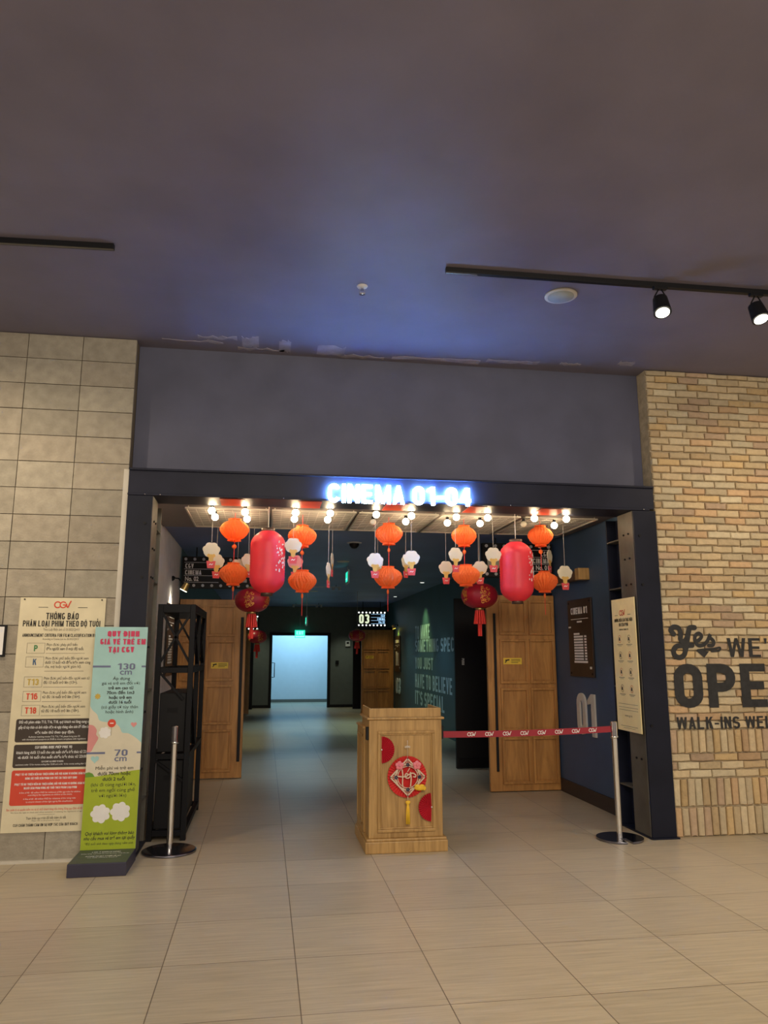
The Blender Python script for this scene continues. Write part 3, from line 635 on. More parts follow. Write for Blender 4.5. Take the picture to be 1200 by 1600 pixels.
leaf('door_leaf', 'wooden door leaf at the far left under the lit 04 sign', -1.06, -0.35, 19.8, [(-1.0, -0.75), (-0.68, -0.40)], [(0.08, 0.58), (0.62, 1.07), (1.12, 1.56), (1.60, 2.02)], None, lab=(-0.62, -0.5, 1.37, 1.44), H=2.1)
leaf('door_leaf', 'black door leaf just beyond the far left wooden door', -1.06, -0.29, 21.35, None, None, None, black=True, H=2.1)

# ------------------------------------------------------------------ marquee signs
def marquee(label, x0, x1, y, z0, z1, num, left, lit, post=True):
    t = thing('marquee_sign', label, 'sign', ((x0 + x1) / 2, y, z0)); F = Frame((0, y, 0)); W = x1 - x0; H = z1 - z0
    b = MB(); b.box(x0, x1, y, y + 0.07, z0, z1); pnl = b.build('panel', M['black'], t, 0.003)
    for v in (z0 + 0.035, z1 - 0.035):
        for i in range(8):
            b = MB(); u = x0 + 0.045 + (W - 0.09) * i / 7; b.cyl(F.p(u, v, 0), F.p(u, v, 0.012), 0.018 if not lit else 0.021, n=12); b.build('marquee_dot', M['dotlit'] if lit else M['dot'], pnl)
    nw = W * 0.40; a = (x0 + 0.03, x0 + 0.03 + nw) if not left else (x1 - 0.03 - nw, x1 - 0.03)
    c = (a[1] + 0.03, x1 - 0.03) if not left else (x0 + 0.03, a[0] - 0.03)
    b = MB(); b.text(F, num, (a[0] + a[1]) / 2, (z0 + z1) / 2, H * 0.60 / 0.7, 0.0, st=0.2, ext=0.012, width=nw * 0.86); b.build('numeral', M['numlit'] if lit else M['numcream'], t)
    b = MB(); hh = H * 0.62; zz = (z0 + z1) / 2 - hh / 2
    for i in range(4): b.fbox(F, c[0], c[1], zz + hh * i / 3 - 0.003, zz + hh * i / 3 + 0.003, 0, 0.003)
    b.build('rules', M['dot'] if not lit else M['cyanlit'], t)
    b = MB(); al = 'LEFT' if left else 'RIGHT'; ux = c[0] + 0.012 if left else c[1] - 0.012
    for i, s in enumerate(['No. ' + num, 'CINEMA', 'CGV']): b.text(F, s, ux, zz + hh * (i + 0.5) / 3 - 0.002, hh / 3 * (0.92 if i == 0 else 0.98), 0.002, bold=0.025, align=al, xs=0.78 if i == 0 else 1.0)
    b.build('lettering', M['cyanlit'] if lit else M['white'], t)
    for u in (x0 + W * 0.2, x0 + W * 0.8):
        b = MB(); b.cyl((u, y + 0.035, z1), (u, y + 0.035, HZ + 0.02), 0.008, n=8); b.build('bracket', M['black'], t)
    return t
marquee('black marquee sign reading CGV CINEMA No. 01, above the right door leaf', 2.45, 3.29, 8.33, 2.36, 2.755, '01', False, False)
marquee('black marquee sign reading CGV CINEMA No. 02, above the left door leaf', -1.05, -0.19, 9.68, 2.30, 2.70, '02', True, False)
marquee('lit marquee sign with pale 03 above the far right door', 2.345, 3.11, 19.5, 2.18, 2.575, '03', False, True)
marquee('lit marquee sign with pale 04 half behind a hanging red lantern', -0.98, -0.15, 19.7, 2.08, 2.46, '04', True, True)

# ------------------------------------------------------------------ wall graphics and boards
# lettering on the right corridor wall
F = Frame((XR - 0.001, 0, 0), (0, -1, 0)); b = MB()
for s, py0, py1, pxe in (('TO MAKE', 978, 1000, 672), ('SOMETHING SPECIAL', 1000, 1019, 725), ('YOU JUST', 1027, 1045, 677), ('HAVE TO BELIEVE', 1052, 1074, 707), ("IT'S SPECIAL", 1078, 1100, 695)):
    a = atx(649, (py0 + py1) / 2, XR); e = atx(pxe, (py0 + py1) / 2, XR); z1 = atx(650, py0, XR).z; z0 = atx(650, py1, XR).z
    b.text(F, s, -(a.y + e.y) / 2, (z0 + z1) / 2, (z1 - z0) / 0.72, 0.003, st=0.19, width=a.y - e.y)
b.build('painted_lettering', M['greytext'], wrc)

# CINEMA 01 board on the blue wall and its numerals
def cinema_board(label, X, side, ya, yb, z0, z1, num, rough=True):
    F = Frame((X, ya, 0), (0, side, 0)); W = abs(yb - ya)
    t = thing('cinema_board', label, 'sign', (X, (ya + yb) / 2, z0)); H = z1 - z0
    b = MB(); b.fbox(F, 0, W, z0, z1, 0.004, 0.022); b.build('panel', M['brownblk'], t, 0.002)
    b = MB()
    b.text(F, 'CINEMA ' + num, W / 2, z1 - H * 0.15, H * 0.125, 0.0235, bold=0.03, width=W * 0.70)
    b.fbox(F, W * 0.14, W * 0.86, z1 - H * 0.262, z1 - H * 0.255, 0.022, 0.024)
    b.fbox(F, W * 0.40, W * 0.60, z1 - H * 0.305, z1 - H * 0.285, 0.022, 0.024); b.fbox(F, W * 0.02, W * 0.12, z1 - H * 0.37, z1 - H * 0.35, 0.022, 0.024)
    for i in range(10):
        v = z1 - H * (0.44 + 0.036 * i); b.fbox(F, W * 0.24, W * (0.48 if i == 0 else 0.62), v - H * 0.024, v, 0.022, 0.024)
        if 0 < i: b.fbox(F, W * 0.68, W * 0.76, v - H * 0.022, v, 0.022, 0.024)
    b.fbox(F, W * 0.22, W * 0.78, z1 - H * 0.825, z1 - H * 0.80, 0.022, 0.024)
    b.fbox(F, W * 0.86, W * 0.93, z1 - H * 0.90, z1 - H * 0.87, 0.022, 0.024)
    b.build('print', M['white'], t)
    b = MB()
    for u in (0.06, 0.94):
        for v in (0.04, 0.96): b.cyl(F.p(W * u, z0 + H * v, 0.022), F.p(W * u, z0 + H * v, 0.026), 0.012, n=10)
    b.build('screw', M['black'], t)
    return t
M['brownblk'] = mat('dark_brown_board', (0.022, 0.013, 0.011), 0.4, var=0.4, vs=3, stretch=(1, 1, 0.3))
cinema_board('dark brown board headed CINEMA 01 on the blue wall', XR, -1, 7.97, 7.36, 1.26, 2.07, '01')
cinema_board('small dark board on the far right corridor wall', XR, -1, 19.35, 18.55, 1.05, 1.93, '03')
cinema_board('dark narrow board on the pale wall behind the black rack', XL, 1, 8.62, 9.28, 1.25, 2.05, '02')
def numerals(label, X, side, ya, yb, z0, z1, num, m1):
    F = Frame((X, ya, 0), (0, side, 0)); W = abs(yb - ya); 
    b = MB(); b.text(F, num, W / 2, (z0 + z1) / 2, (z1 - z0) / 0.7, 0.001, st=0.18, ext=0.02, width=W)
    return tag(b.build('wall_numerals', m1), label, 'numerals')
numerals('large pale 01 numerals low on the blue wall', XR, -1, 7.84, 7.40, 0.67, 1.09, '01', M['whitetrim'])
numerals('pale 03 numerals on the far right corridor wall', XR, -1, 19.2, 18.6, 0.52, 0.9, '03', M['greytext'])
# timber picture light above the CINEMA 01 board
t = thing('picture_light', 'long brown timber wall light above the CINEMA 01 board', 'lamp', (XR, 7.8, 2.26))
b = MB(); b.box(XR - 0.09, XR, 7.48, 8.28, 2.27, 2.36); b.build('beam', M['browntimber'], t, 0.004)
b = MB(); b.box(XR - 0.12, XR, 7.40, 7.50, 2.255, 2.375); b.build('end_block', M['oak'], t, 0.004)
b = MB(); b.box(XR - 0.07, XR - 0.02, 7.9, 8.2, 2.255, 2.27); b.build('light_strip', M['whitetrim'], t)
# poster lamps
def plamp(name, label, base, head, d, lm, e, col):
    base = Vector(base); head = Vector(head); d = Vector(d).normalized()
    t = thing(name, label, 'lamp', base)
    b = MB(); b.tube([base, base.lerp(head, 0.5) + Vector((0, 0, 0.05)), head], 0.008); b.cyl(base, base + (head - base).normalized() * 0.02, 0.03); b.build('arm', M['black'], t)
    b = MB(); b.cyl(head - d * 0.06, head + d * 0.03, 0.03, 0.045); b.build('shade', M['brass'], t)
    b = MB(); b.cyl(head + d * 0.031, head + d * 0.034, 0.04); b.build('lens', M[lm], t)
    s_ = spot('poster_lamp_light', head + d * 0.05, head + d, e, col, 110, 0.9)
plamp('poster_lamp', 'small lit spotlight on an arm above the pale left wall board', (XL, 9.0, 2.36), (-0.92, 8.9, 2.24), (-0.5, 0.15, -1), 'lens', 7, WARM)
plamp('poster_lamp', 'small yellow lamp above the far right board', (XR, 18.95, 2.2), (3.2, 18.9, 2.14), (0.4, 0, -1), 'lensy', 5, (1.0, 0.85, 0.1))

def logo(b, F, cx, cy, h, n=0.002, wd=None):
    wd = wd or h * 0.20; r = h / 2
    arc = lambda x, a0, a1, rx=1.0: [(x + r * rx * math.cos(R(a0 + (a1 - a0) * i / 14)), cy + r * math.sin(R(a0 + (a1 - a0) * i / 14))) for i in range(15)]
    b.stroke(F, arc(cx - h * 0.92, 40, 310), wd, n); b.stroke(F, arc(cx - h * 0.02, 45, 350), wd, n + 0.0002)
    b.stroke(F, [(cx, cy - h * 0.02), (cx + h * 0.44, cy - h * 0.05)], wd, n + 0.0004)
    b.stroke(F, spl([(cx + h * 0.50, cy + h * 0.15), (cx + h * 0.75, cy - r * 0.95), (cx + h * 1.02, cy + h * 0.2), (cx + h * 1.22, cy + h * 0.62)], 4), wd, n + 0.0006)
# ------------------------------------------------------------------ big film-rating poster on the block wall
PX, PW, PT, PH = -1.865, 0.63, 1.925, 1.715
t = thing('rating_poster', 'tall cream film age-rating poster on the block wall', 'poster', (PX + PW / 2, FY, PT - PH))
F = Frame((PX, FY - 0.010, PT)); V = lambda f: -f * PH
b = MB(); b.fbox(F, 0, PW, -PH, 0, -0.004, 0.002); b.build('sheet', M['cream'], t)
b = MB(); C = PW / 2
b.mat(0); logo(b, F, C, V(0.032), 0.045, 0.003)
for s in (-1, 1): b.mat(1).fbox(F, C + s * 0.145 - 0.035, C + s * 0.145 + 0.035, V(0.044) - 0.002, V(0.044) + 0.002, 0.0025, 0.003)
b.text(F, 'THÔNG BÁO', C, V(0.083), 0.072, 0.003, bold=0.012, width=PW * 0.38)
b.text(F, 'PHÂN LOẠI PHIM THEO ĐỘ TUỔI', C, V(0.116), 0.064, 0.003, bold=0.012, width=PW * 0.90)
b.mat(2).text(F, 'Theo Luật Điện ảnh số 05/2022/QH15', C, V(0.143), 0.026, 0.003, width=PW * 0.42)
b.mat(1).text(F, 'ANNOUNCEMENT CRITERIA FOR FILM CLASSIFICATION BY AGE', C + 0.01, V(0.168), 0.034, 0.003, bold=0.01, width=PW * 0.92)
b.mat(2).text(F, 'According to Cinema Law no. 05/2022/QH15', C, V(0.185), 0.022, 0.003, width=PW * 0.42)
rt = [('P', 3, 0.225, ['Phim được phép phổ biến', 'đến người xem ở mọi độ tuổi.']), ('K', 4, 0.285, ['Phim được phổ biến đến người xem', 'dưới 13 tuổi với điều kiện xem cùng', 'cha, mẹ hoặc người giám hộ.']),
      ('T13', 5, 0.372, ['Phim được phổ biến đến người xem từ', 'đủ 13 tuổi trở lên (13+).']), ('T16', 0, 0.434, ['Phim được phổ biến đến người xem', 'từ đủ 16 tuổi trở lên (16+).']), ('T18', 0, 0.494, ['Phim được phổ biến đến người xem', 'từ đủ 18 tuổi trở lên (18+).'])]
for s, mi, f, ls in rt:
    u0, u1 = 0.075, 0.205; v = V(f)
    b.mat(2)
    for a in ((u0, u1, v + 0.037, v + 0.039), (u0, u1, v - 0.039, v - 0.037), (u0, u0 + 0.002, v - 0.039, v + 0.039), (u1 - 0.002, u1, v - 0.039, v + 0.039)): b.fbox(F, *a, 0.0025, 0.003)
    b.mat(mi).text(F, s, (u0 + u1) / 2, v, 0.066, 0.003, st=0.2, Wd=0.6, xs=0.95)
    for i, l in enumerate(ls): b.mat(1).text(F, l, 0.215, v + 0.026 - 0.031 * i, 0.029, 0.003, align='LEFT', bold=0.012 if i == 1 else 0, width=min(0.33, 0.0098 * len(l)))
    b.mat(2).fbox(F, 0.215, 0.50, v + 0.022 - 0.031 * len(ls), v + 0.0245 - 0.031 * len(ls), 0.0025, 0.003)
def rrect(F_, u0, u1, v0, v1, r, n):
    pts = []
    for cx, cy, a in ((u1 - r, v1 - r, 0), (u0 + r, v1 - r, 90), (u0 + r, v0 + r, 180), (u1 - r, v0 + r, 270)):
        for k in range(5): pts.append((cx + r * math.cos(R(a + 22.5 * k)), cy + r * math.sin(R(a + 22.5 * k))))
    b.poly(F_, pts, n)
b.mat(6); rrect(F, 0.045, 0.60, V(0.628), V(0.53), 0.015, 0.003); rrect(F, 0.045, 0.60, V(0.735), V(0.638), 0.015, 0.003)
b.mat(0); rrect(F, 0.045, 0.60, V(0.890), V(0.745), 0.015, 0.003)
b.mat(7)
for f, s, sz in ((0.544, 'Đối với phim nhãn T13, T16, T18, quý khách vui lòng cung cấp', 0.028), (0.566, 'giấy tờ tùy thân có ảnh nhận diện và ngày tháng năm sinh để đảm bảo', 0.028), (0.588, 'việc tuân thủ theo quy định.', 0.028), (0.606, 'Audience watching movies T13, T16, T18, please bring your ID', 0.017), (0.617, 'with identity/photo passports on DOB to ensure compliance with regulations', 0.017),
                 (0.650, 'CGV KHÔNG ĐƯỢC PHÉP PHỤC VỤ', 0.027), (0.672, 'khách hàng dưới 13 tuổi cho các suất chiếu kết thúc từ 22:00', 0.028), (0.692, 'và dưới 16 tuổi cho suất chiếu kết thúc từ 23:00.', 0.028), (0.710, 'CGV IS NOT ALLOWED TO SERVE', 0.016), (0.722, 'customers under 13 for movies ending after 22:00 and under 16 for movies ending after 23:00', 0.016),
                 (0.762, 'PHẠT TỪ 40 TRIỆU ĐẾN 60 TRIỆU ĐỒNG ĐỐI VỚI HÀNH VI KHÔNG ĐẢM BẢO', 0.022), (0.779, 'ĐÚNG ĐỘ TUỔI XEM PHIM CHO TRẺ EM THEO QUY ĐỊNH', 0.022), (0.803, 'PHẠT TỪ 60 TRIỆU ĐẾN 80 TRIỆU ĐỒNG ĐỐI VỚI HÀNH VI KHÔNG ĐẢM BẢO', 0.022), (0.819, 'NGƯỜI XEM PHIM ĐÚNG ĐỘ TUỔI THEO PHÂN LOẠI PHIM', 0.022),
                 (0.838, 'A fine of 40 - 60 million VND for violations of film age rules for children', 0.016), (0.848, 'according to the regulations on children at the cinema', 0.016), (0.864, 'A fine of 60 - 80 million VND for violations of the rating rules', 0.016), (0.876, 'to ensure viewers of the right age by film classification', 0.016)):
    b.text(F, s, 0.325, V(f), sz, 0.0036, bold=0.012 if sz > 0.02 else 0, width=min(0.52, len(s) * sz * 0.36))
b.mat(0).text(F, 'Ban quản lý có quyền kiểm tra và từ chối khách hàng nếu không đúng quy định về độ tuổi', 0.31, V(0.907), 0.022, 0.003, width=0.56)
b.mat(2).text(F, 'We have the right to check and refuse customers if violating the regulations of age', 0.31, V(0.919), 0.013, 0.003, width=0.5)
b.mat(2).fbox(F, 0.25, 0.37, V(0.929), V(0.928), 0.0025, 0.003)
b.mat(1).text(F, 'Tham khảo quy trình để biết thêm chi tiết', 0.31, V(0.943), 0.026, 0.003, width=0.28)
b.mat(2).text(F, 'Please refer to the process for details', 0.31, V(0.953), 0.013, 0.003)
b.mat(1).text(F, 'CGV CHÂN THÀNH CẢM ƠN SỰ HỢP TÁC CỦA QUÝ KHÁCH', 0.31, V(0.970), 0.027, 0.003, bold=0.008, width=0.45)
b.build('print', [M['redink'], M['ink'], M['greyink'], M['greenink'], M['blueink'], M['yellowink'], M['brownink'], M['white']], t)
b = MB()
for u in (0.03, PW - 0.03): b.cyl(F.p(u, -0.015, 0.002), F.p(u, -0.015, 0.006), 0.006, n=8)
b.build('pin', M['ink'], t)
# framed notice cut by the left edge
t = thing('notice_frame', 'black framed white notice at the far left edge of the block wall', 'frame', (-2.15, FY, 1.48))
b = MB(); b.box(-2.36, -1.945, FY - 0.02, FY + 0.002, 1.475, 1.715); b.build('frame', M['black'], t, 0.003)
b = MB(); b.box(-2.345, -1.96, FY - 0.022, FY - 0.02, 1.49, 1.70); b.build('sheet', M['white'], t)

# ------------------------------------------------------------------ standee banner
t = thing('standee', 'aqua and lime child ticket price standee on a dark base', 'standee', (-1.09, 5.95, 0))
b = MB(); b.box(-1.285, -0.895, 5.745, 6.145, 0.0, 0.088); b.build('base', M['navybox'], t, 0.004)
G = Frame((-1.285, 5.745, 0.0885), (1, 0, 0), (0, 1, 0)); b = MB(); b.fbox(G, 0.004, 0.386, 0.004, 0.38, 0, 0.001)
b.build('top_board', M['greentop'], t)
b = MB()
for i, s in enumerate(['LƯU Ý KHÁCH HÀNG', 'Không đứng, ngồi hoặc leo trèo lên bảng thông báo này', 'PLEASE DO NOT STAND OR SIT', 'on this notice board']): b.text(G, s, 0.20, 0.30 - [0, 0.045, 0.115, 0.15][i], 0.030 if i % 2 == 0 else 0.024, 0.0015, bold=0.01, width=[0.2, 0.33, 0.24, 0.2][i])
b.build('lettering', M['white'], t)
BX, BW, BT, BH = -1.285, 0.388, 1.700, 1.612; YS = 6.12
F = Frame((BX, YS, BT)); V = lambda f: -f * BH
b = MB(); b.fbox(F, 0, BW, -BH, 0, -0.012, 0); b.build('board', M['aqua'], t, 0.002)
b = MB()
b.mat(0); b.poly(F, [(0, V(1)), (BW, V(1)), (BW, V(0.535))] + spl([(BW, V(0.535)), (0.345, V(0.512)), (0.29, V(0.492)), (0.245, V(0.488)), (0.225, V(0.465)), (0.19, V(0.445)), (0.13, V(0.440)), (0.075, V(0.432)), (0.055, V(0.405)), (0.02, V(0.385)), (0, V(0.365))], 4)[1:], 0.0008)
b.mat(1); b.poly(F, [(0, V(1)), (BW, V(1)), (BW, V(0.655))] + spl([(BW, V(0.655)), (0.25, V(0.665)), (0.1, V(0.68)), (0, V(0.685))], 4)[1:], 0.0016)
b.mat(2); b.poly(F, spl([(0, V(0.45)), (0.035, V(0.455)), (0.06, V(0.475)), (0.058, V(0.495)), (0.075, V(0.51)), (0.062, V(0.53)), (0.045, V(0.55)), (0.03, V(0.57)), (0, V(0.575))], 4), 0.0012)
b.mat(3); b.poly(F, [(0, V(0.69)), (0.07, V(0.685)), (0.05, V(0.668)), (0.025, V(0.662)), (0, V(0.665))], 0.0014)
b.mat(4)
for i, (s, wd) in enumerate((('QUY ĐỊNH', 0.235), ('GIÁ VÉ TRẺ EM', 0.335), ('TẠI CGV', 0.19))): b.text(F, s, 0.21 - 0.01 * (i == 2), V([0.032, 0.069, 0.106][i]), 0.060, 0.0022, st=0.25, width=wd)
b.mat(5)
for f, s in ((0.185, '130'), (0.578, '70')):
    b.text(F, s, 0.245, V(f), 0.066, 0.002, st=0.17, width=0.13 if len(s) == 3 else 0.095); b.text(F, 'cm', 0.245, V(f + 0.026), 0.062, 0.002, bold=0.012, width=0.088)
    b.fbox(F, 0, 0.13, V(f) - 0.007, V(f) + 0.007, 0.0015, 0.002); b.fbox(F, BW - 0.03, BW, V(f) - 0.006, V(f) + 0.006, 0.0015, 0.002)
b.mat(6)
for i, (s, bo, wd) in enumerate((('Áp dụng', 0, .125), ('giá vé trẻ em đối với:', 0, .28), ('trẻ em cao từ', 1, .185), ('70cm đến 1m3', 1, .2), ('hoặc trẻ em', 1, .165), ('dưới 16 tuổi', 1, .165), ('(có giấy tờ tùy thân', 0, .265), ('hoặc hình ảnh)', 0, .2))):
    b.text(F, s, 0.215, V(0.241 + 0.0218 * i), 0.031, 0.0022, bold=0.02 * bo, width=wd)
for i, (s, bo, wd) in enumerate((('Miễn phí vé trẻ em', 0, .27), ('dưới 70cm hoặc', 1, .235), ('dưới 2 tuổi', 1, .16), ('(khi đi cùng người lớn,', 0, .32), ('trẻ em ngồi cùng ghế', 0, .31), ('với người lớn)', 0, .195))):
    b.text(F, s, 0.205, V(0.646 + 0.0243 * i), 0.033, 0.0024, bold=0.02 * bo, width=wd)
b.text(F, 'Quý khách vui lòng thông báo', 0.20, V(0.93), 0.032, 0.0024, bold=0.015, width=0.345, shear=0.2)
b.text(F, 'nhu cầu mua vé trẻ em tại quầy', 0.20, V(0.951), 0.032, 0.0024, bold=0.015, width=0.36, shear=0.2)
b.text(F, '*Độ tuổi tính theo ngày tháng năm sinh', 0.20, V(0.974), 0.022, 0.0024, width=0.34, shear=0.2)
# sun, hearts, balloon, white puffs
b.mat(7)
st = [(0.05 + (0.024 if k % 2 == 0 else 0.016) * math.cos(k * math.pi / 8), V(0.335) + 0.02 + (0.024 if k % 2 == 0 else 0.016) * math.sin(k * math.pi / 8)) for k in range(16)]; b.poly(F, st, 0.0015)
def heart(cx, cy, s): return [(cx + s * 16 * math.sin(a) ** 3 / 16, cy + s * (13 * math.cos(a) - 5 * math.cos(2 * a) - 2 * math.cos(3 * a) - math.cos(4 * a)) / 16) for a in [2 * math.pi * k / 24 for k in range(24)]]
b.mat(2); b.poly(F, heart(0.325, V(0.452), 0.022), 0.0015); b.mat(8); b.poly(F, heart(0.06, V(0.605), 0.03), 0.0015)
b.mat(9); b.poly(F, [(0.165 + 0.03 * math.cos(a), V(0.445) + 0.03 * math.sin(a)) for a in [2 * math.pi * k / 20 for k in range(20)]], 0.0019); b.mat(6).fbox(F, 0.1645, 0.166, V(0.50), V(0.463), 0.0017, 0.0019)
b.mat(10); b.fbox(F, 0.152, 0.178, V(0.447), V(0.443), 0.0019, 0.0021)
def puff(cx, cy, r, n=0.0019):
    pts = []
    for k in range(56):
        a = 2 * math.pi * k / 56; q = r * (0.84 + 0.19 * abs(math.sin(a * 3.5))); pts.append((cx + q * 1.05 * math.cos(a), cy + q * math.sin(a)))
    b.poly(F, pts, n)
puff(0.125, V(0.845), 0.066); puff(0.265, V(0.838), 0.068, 0.0021); puff(0.12, V(0.487), 0.042)
b.build('print', [M['beigep'], M['lime'], M['pinkp'], M['grassg'], M['magenta'], M['slate'], M['ink'], M['yellowink'], M['aqua2'] if 'aqua2' in M else M['aqua'], M['redink'], M['white']], t)

# ------------------------------------------------------------------ cream etiquette board on the right column
YA, YBb = 6.625, 6.165; t = thing('etiquette_board', 'narrow cream etiquette board leaning on the right steel column', 'poster', (3.17, 6.4, 0.83))
F = Frame((3.172, YA, 1.985), (-0.02, -1, 0), (0, 0, 1)); W = 0.46; H = 1.155
b = MB(); b.fbox(F, 0, W, -H, 0, -0.006, 0); b.build('board', M['creamr'], t, 0.001)
b = MB(); b.mat(0); logo(b, F, W * 0.48, -H * 0.11, 0.042, 0.001, 0.009)
b.mat(1)
for s in (-1, 1): b.fbox(F, W * (0.48 + s * 0.28) - 0.03, W * (0.48 + s * 0.28) + 0.03, -H * 0.128, -H * 0.125, 0.0005, 0.001)
b.text(F, 'NHỮNG ĐIỀU CẦN THỰC HIỆN', W * 0.5, -H * 0.165, 0.042, 0.001, bold=0.008, width=W * 0.78)
b.text(F, 'KHI XEM PHIM', W * 0.5, -H * 0.200, 0.042, 0.001, bold=0.008, width=W * 0.40)
b.text(F, 'CINEMA ETIQUETTE', W * 0.5, -H * 0.238, 0.018, 0.001, bold=0.008, width=W * 0.40)
for r_ in range(4):
    for c_ in range(2):
        u = W * (0.30 + 0.40 * c_); v = -H * (0.31 + 0.125 * r_)
        b.mat(1 if (r_ + c_) % 2 else 0)
        b.stroke(F, [(u + 0.028 * math.cos(a), v + 0.032 * math.sin(a)) for a in [0.4 + 5.4 * k / 12 for k in range(13)]], 0.004, 0.001)
        b.mat(1); b.poly(F, [(u - 0.018, v - 0.012), (u + 0.012, v - 0.018), (u + 0.008, v + 0.012), (u - 0.01, v + 0.018)], 0.0014)
        b.mat(2); b.fbox(F, u - 0.055, u + 0.055, v - 0.052, v - 0.047, 0.0005, 0.001); b.fbox(F, u - 0.035, u + 0.035, v - 0.062, v - 0.059, 0.0005, 0.001)
for f in (0.80, 0.825, 0.845): b.fbox(F, W * 0.1, W * 0.9, -H * f - 0.0015, -H * f + 0.0015, 0.0005, 0.001)
b.text(F, 'www.cgv.vn', W * 0.5, -H * 0.885, 0.03, 0.001); b.fbox(F, W * 0.15, W * 0.85, -H * 0.965, -H * 0.962, 0.0005, 0.001); b.fbox(F, W * 0.25, W * 0.75, -H * 0.978, -H * 0.976, 0.0005, 0.001)
b.build('print', [M['redink'], M['ink'], M['greyink']], t)

# ------------------------------------------------------------------ podium
t = thing('podium', 'oak host podium with festive red decorations on its front', 'podium', (1.12, 6.35, 0)); W = M['oak']
b = MB(); b.box(0.80, 1.445, 6.04, 6.72, 0.0, 0.085); b.box(0.808, 1.437, 6.047, 6.71, 0.085, 0.105); b.build('plinth', W, t, 0.006)
b = MB(); b.box(0.83, 1.412, 6.07, 6.50, 0.105, 0.985); b.build('body', W, t, 0.004)
b = MB(); b.box(0.815, 1.427, 6.28, 6.70, 0.105, 0.90); b.box(0.805, 1.437, 6.27, 6.71, 0.90, 0.918); b.build('rear_body', W, t, 0.004)
b = MB(); b.box(0.812, 1.432, 6.05, 6.53, 0.985, 1.003); b.build('top_slab', W, t, 0.006)
b = MB(); b.box(0.832, 1.408, 6.07, 6.086, 1.003, 1.072); b.box(0.832, 0.848, 6.086, 6.50, 1.003, 1.072); b.box(1.392, 1.408, 6.086, 6.50, 1.003, 1.072); b.build('top_rim', W, t, 0.003)
F = Frame((0, 6.07, 0)); b = MB()
for o_, n_, w_ in ((0, 0.018, 0.022), (0.022, 0.010, 0.012)):
    u0, u1, v0, v1 = 0.897 + o_, 1.352 - o_, 0.148 + o_, 0.90 - o_
    b.fbox(F, u0, u1, v0, v0 + w_, 0, n_); b.fbox(F, u0, u1, v1 - w_, v1, 0, n_); b.fbox(F, u0, u0 + w_, v0 + w_, v1 - w_, 0, n_); b.fbox(F, u1 - w_, u1, v0 + w_, v1 - w_, 0, n_)
b.build('front_moulding', W, t, 0.004)
G = Frame((0.815, 6.7, 0), (0, -1, 0)); b = MB()
b.fbox(G, 0.05, 0.07, 0.16, 0.85, 0, 0.008); b.fbox(G, 0.35, 0.37, 0.16, 0.85, 0, 0.008); b.fbox(G, 0.05, 0.37, 0.16, 0.18, 0, 0.008); b.fbox(G, 0.05, 0.37, 0.83, 0.85, 0, 0.008); b.build('side_moulding', W, t, 0.003)
for x in (0.822, 1.42):
    b = MB(); b.box(x - 0.012, x + 0.012, 6.09, 6.13, 0.83, 0.93); b.build('belt_clip', M['black'], t, 0.003)
# decorations on the podium front
def fan(label, cx, cz, r, a0, a1, m, n0=0.012, name='paper_fan', pin=True, k=36, cat='fan'):
    t = thing(name, label, cat, (cx, 6.06, cz)); F = Frame((0, 6.07, 0)); b = MB(); vs = [F.p(cx, cz, n0)]
    for i in range(k + 1):
        a = R(a0 + (a1 - a0) * i / k); vs.append(F.p(cx + r * math.cos(a), cz + r * math.sin(a), n0 + (0.020 if i % 2 else 0.0)))
    b.add(vs, [(0, i, i + 1) for i in range(1, k + 1)], False); b.build('pleats', m, t)
    if pin: b = MB(); b.sphere(F.p(cx, cz, n0 + 0.006), 0.006, 8, 6); b.build('pin', M['white'], t)
    return t
fan('red half-round paper fan at the upper left of the podium front', 0.928, 0.76, 0.10, -90, 90, M['redfan'])
fan('red half-round paper fan at the lower right of the podium front', 1.322, 0.325, 0.105, 92, 268, M['redfan'])
fan('large round red pleated rosette in the middle of the podium front', 1.128, 0.555, 0.155, 0, 360, M['redfan2'], 0.010, 'paper_rosette', False, 84, 'decoration')
t = thing('lucky_charm', 'cream fretwork diamond charm with a yellow tassel on the red rosette', 'decoration', (1.128, 6.04, 0.38)); F = Frame((1.128, 6.028, 0.556))
b = MB(); D = 0.137; T = 0.004
sq = [(0, D), (D, 0), (0, -D), (-D, 0), (0, D)]
for i in range(4): b.stroke(F, [sq[i], sq[i + 1]], 0.010, 0, None, T)
b.stroke(F, [(0.095 * math.cos(a), 0.095 * math.sin(a)) for a in [2 * math.pi * k / 36 for k in range(37)]], 0.010, 0, None, T + 0.001)
b.stroke(F, [(0.080 * math.cos(a), 0.080 * math.sin(a)) for a in [2 * math.pi * k / 36 for k in range(37)]], 0.005, 0, None, T + 0.0015)
for q in range(4):
    c, s = math.cos(q * math.pi / 2), math.sin(q * math.pi / 2)
    for (x, y, r_) in ((0.112, 0, 0.008), (0.098, 0.017, 0.007), (0.098, -0.017, 0.007), (0.085, 0.036, 0.007), (0.085, -0.036, 0.007)):
        b.stroke(F, [(x * c - y * s + r_ * math.cos(a), x * s + y * c + r_ * math.sin(a)) for a in [2 * math.pi * k / 10 for k in range(11)]], 0.003, 0, None, T + 0.002)
b.build('fretwork', M['tan'], t)
b = MB()
b.stroke(F, spl([(-0.045, 0.055), (-0.04, 0.02), (-0.042, -0.04), (-0.04, -0.065)]), 0.009, T + 0.004)
b.stroke(F, spl([(-0.075, 0.008), (-0.04, 0.004), (-0.01, 0.008), (0.0, 0.02), (-0.012, 0.028), (-0.022, 0.012), (-0.012, -0.005), (0.01, -0.004), (0.02, 0.015)]), 0.009, T + 0.0043)
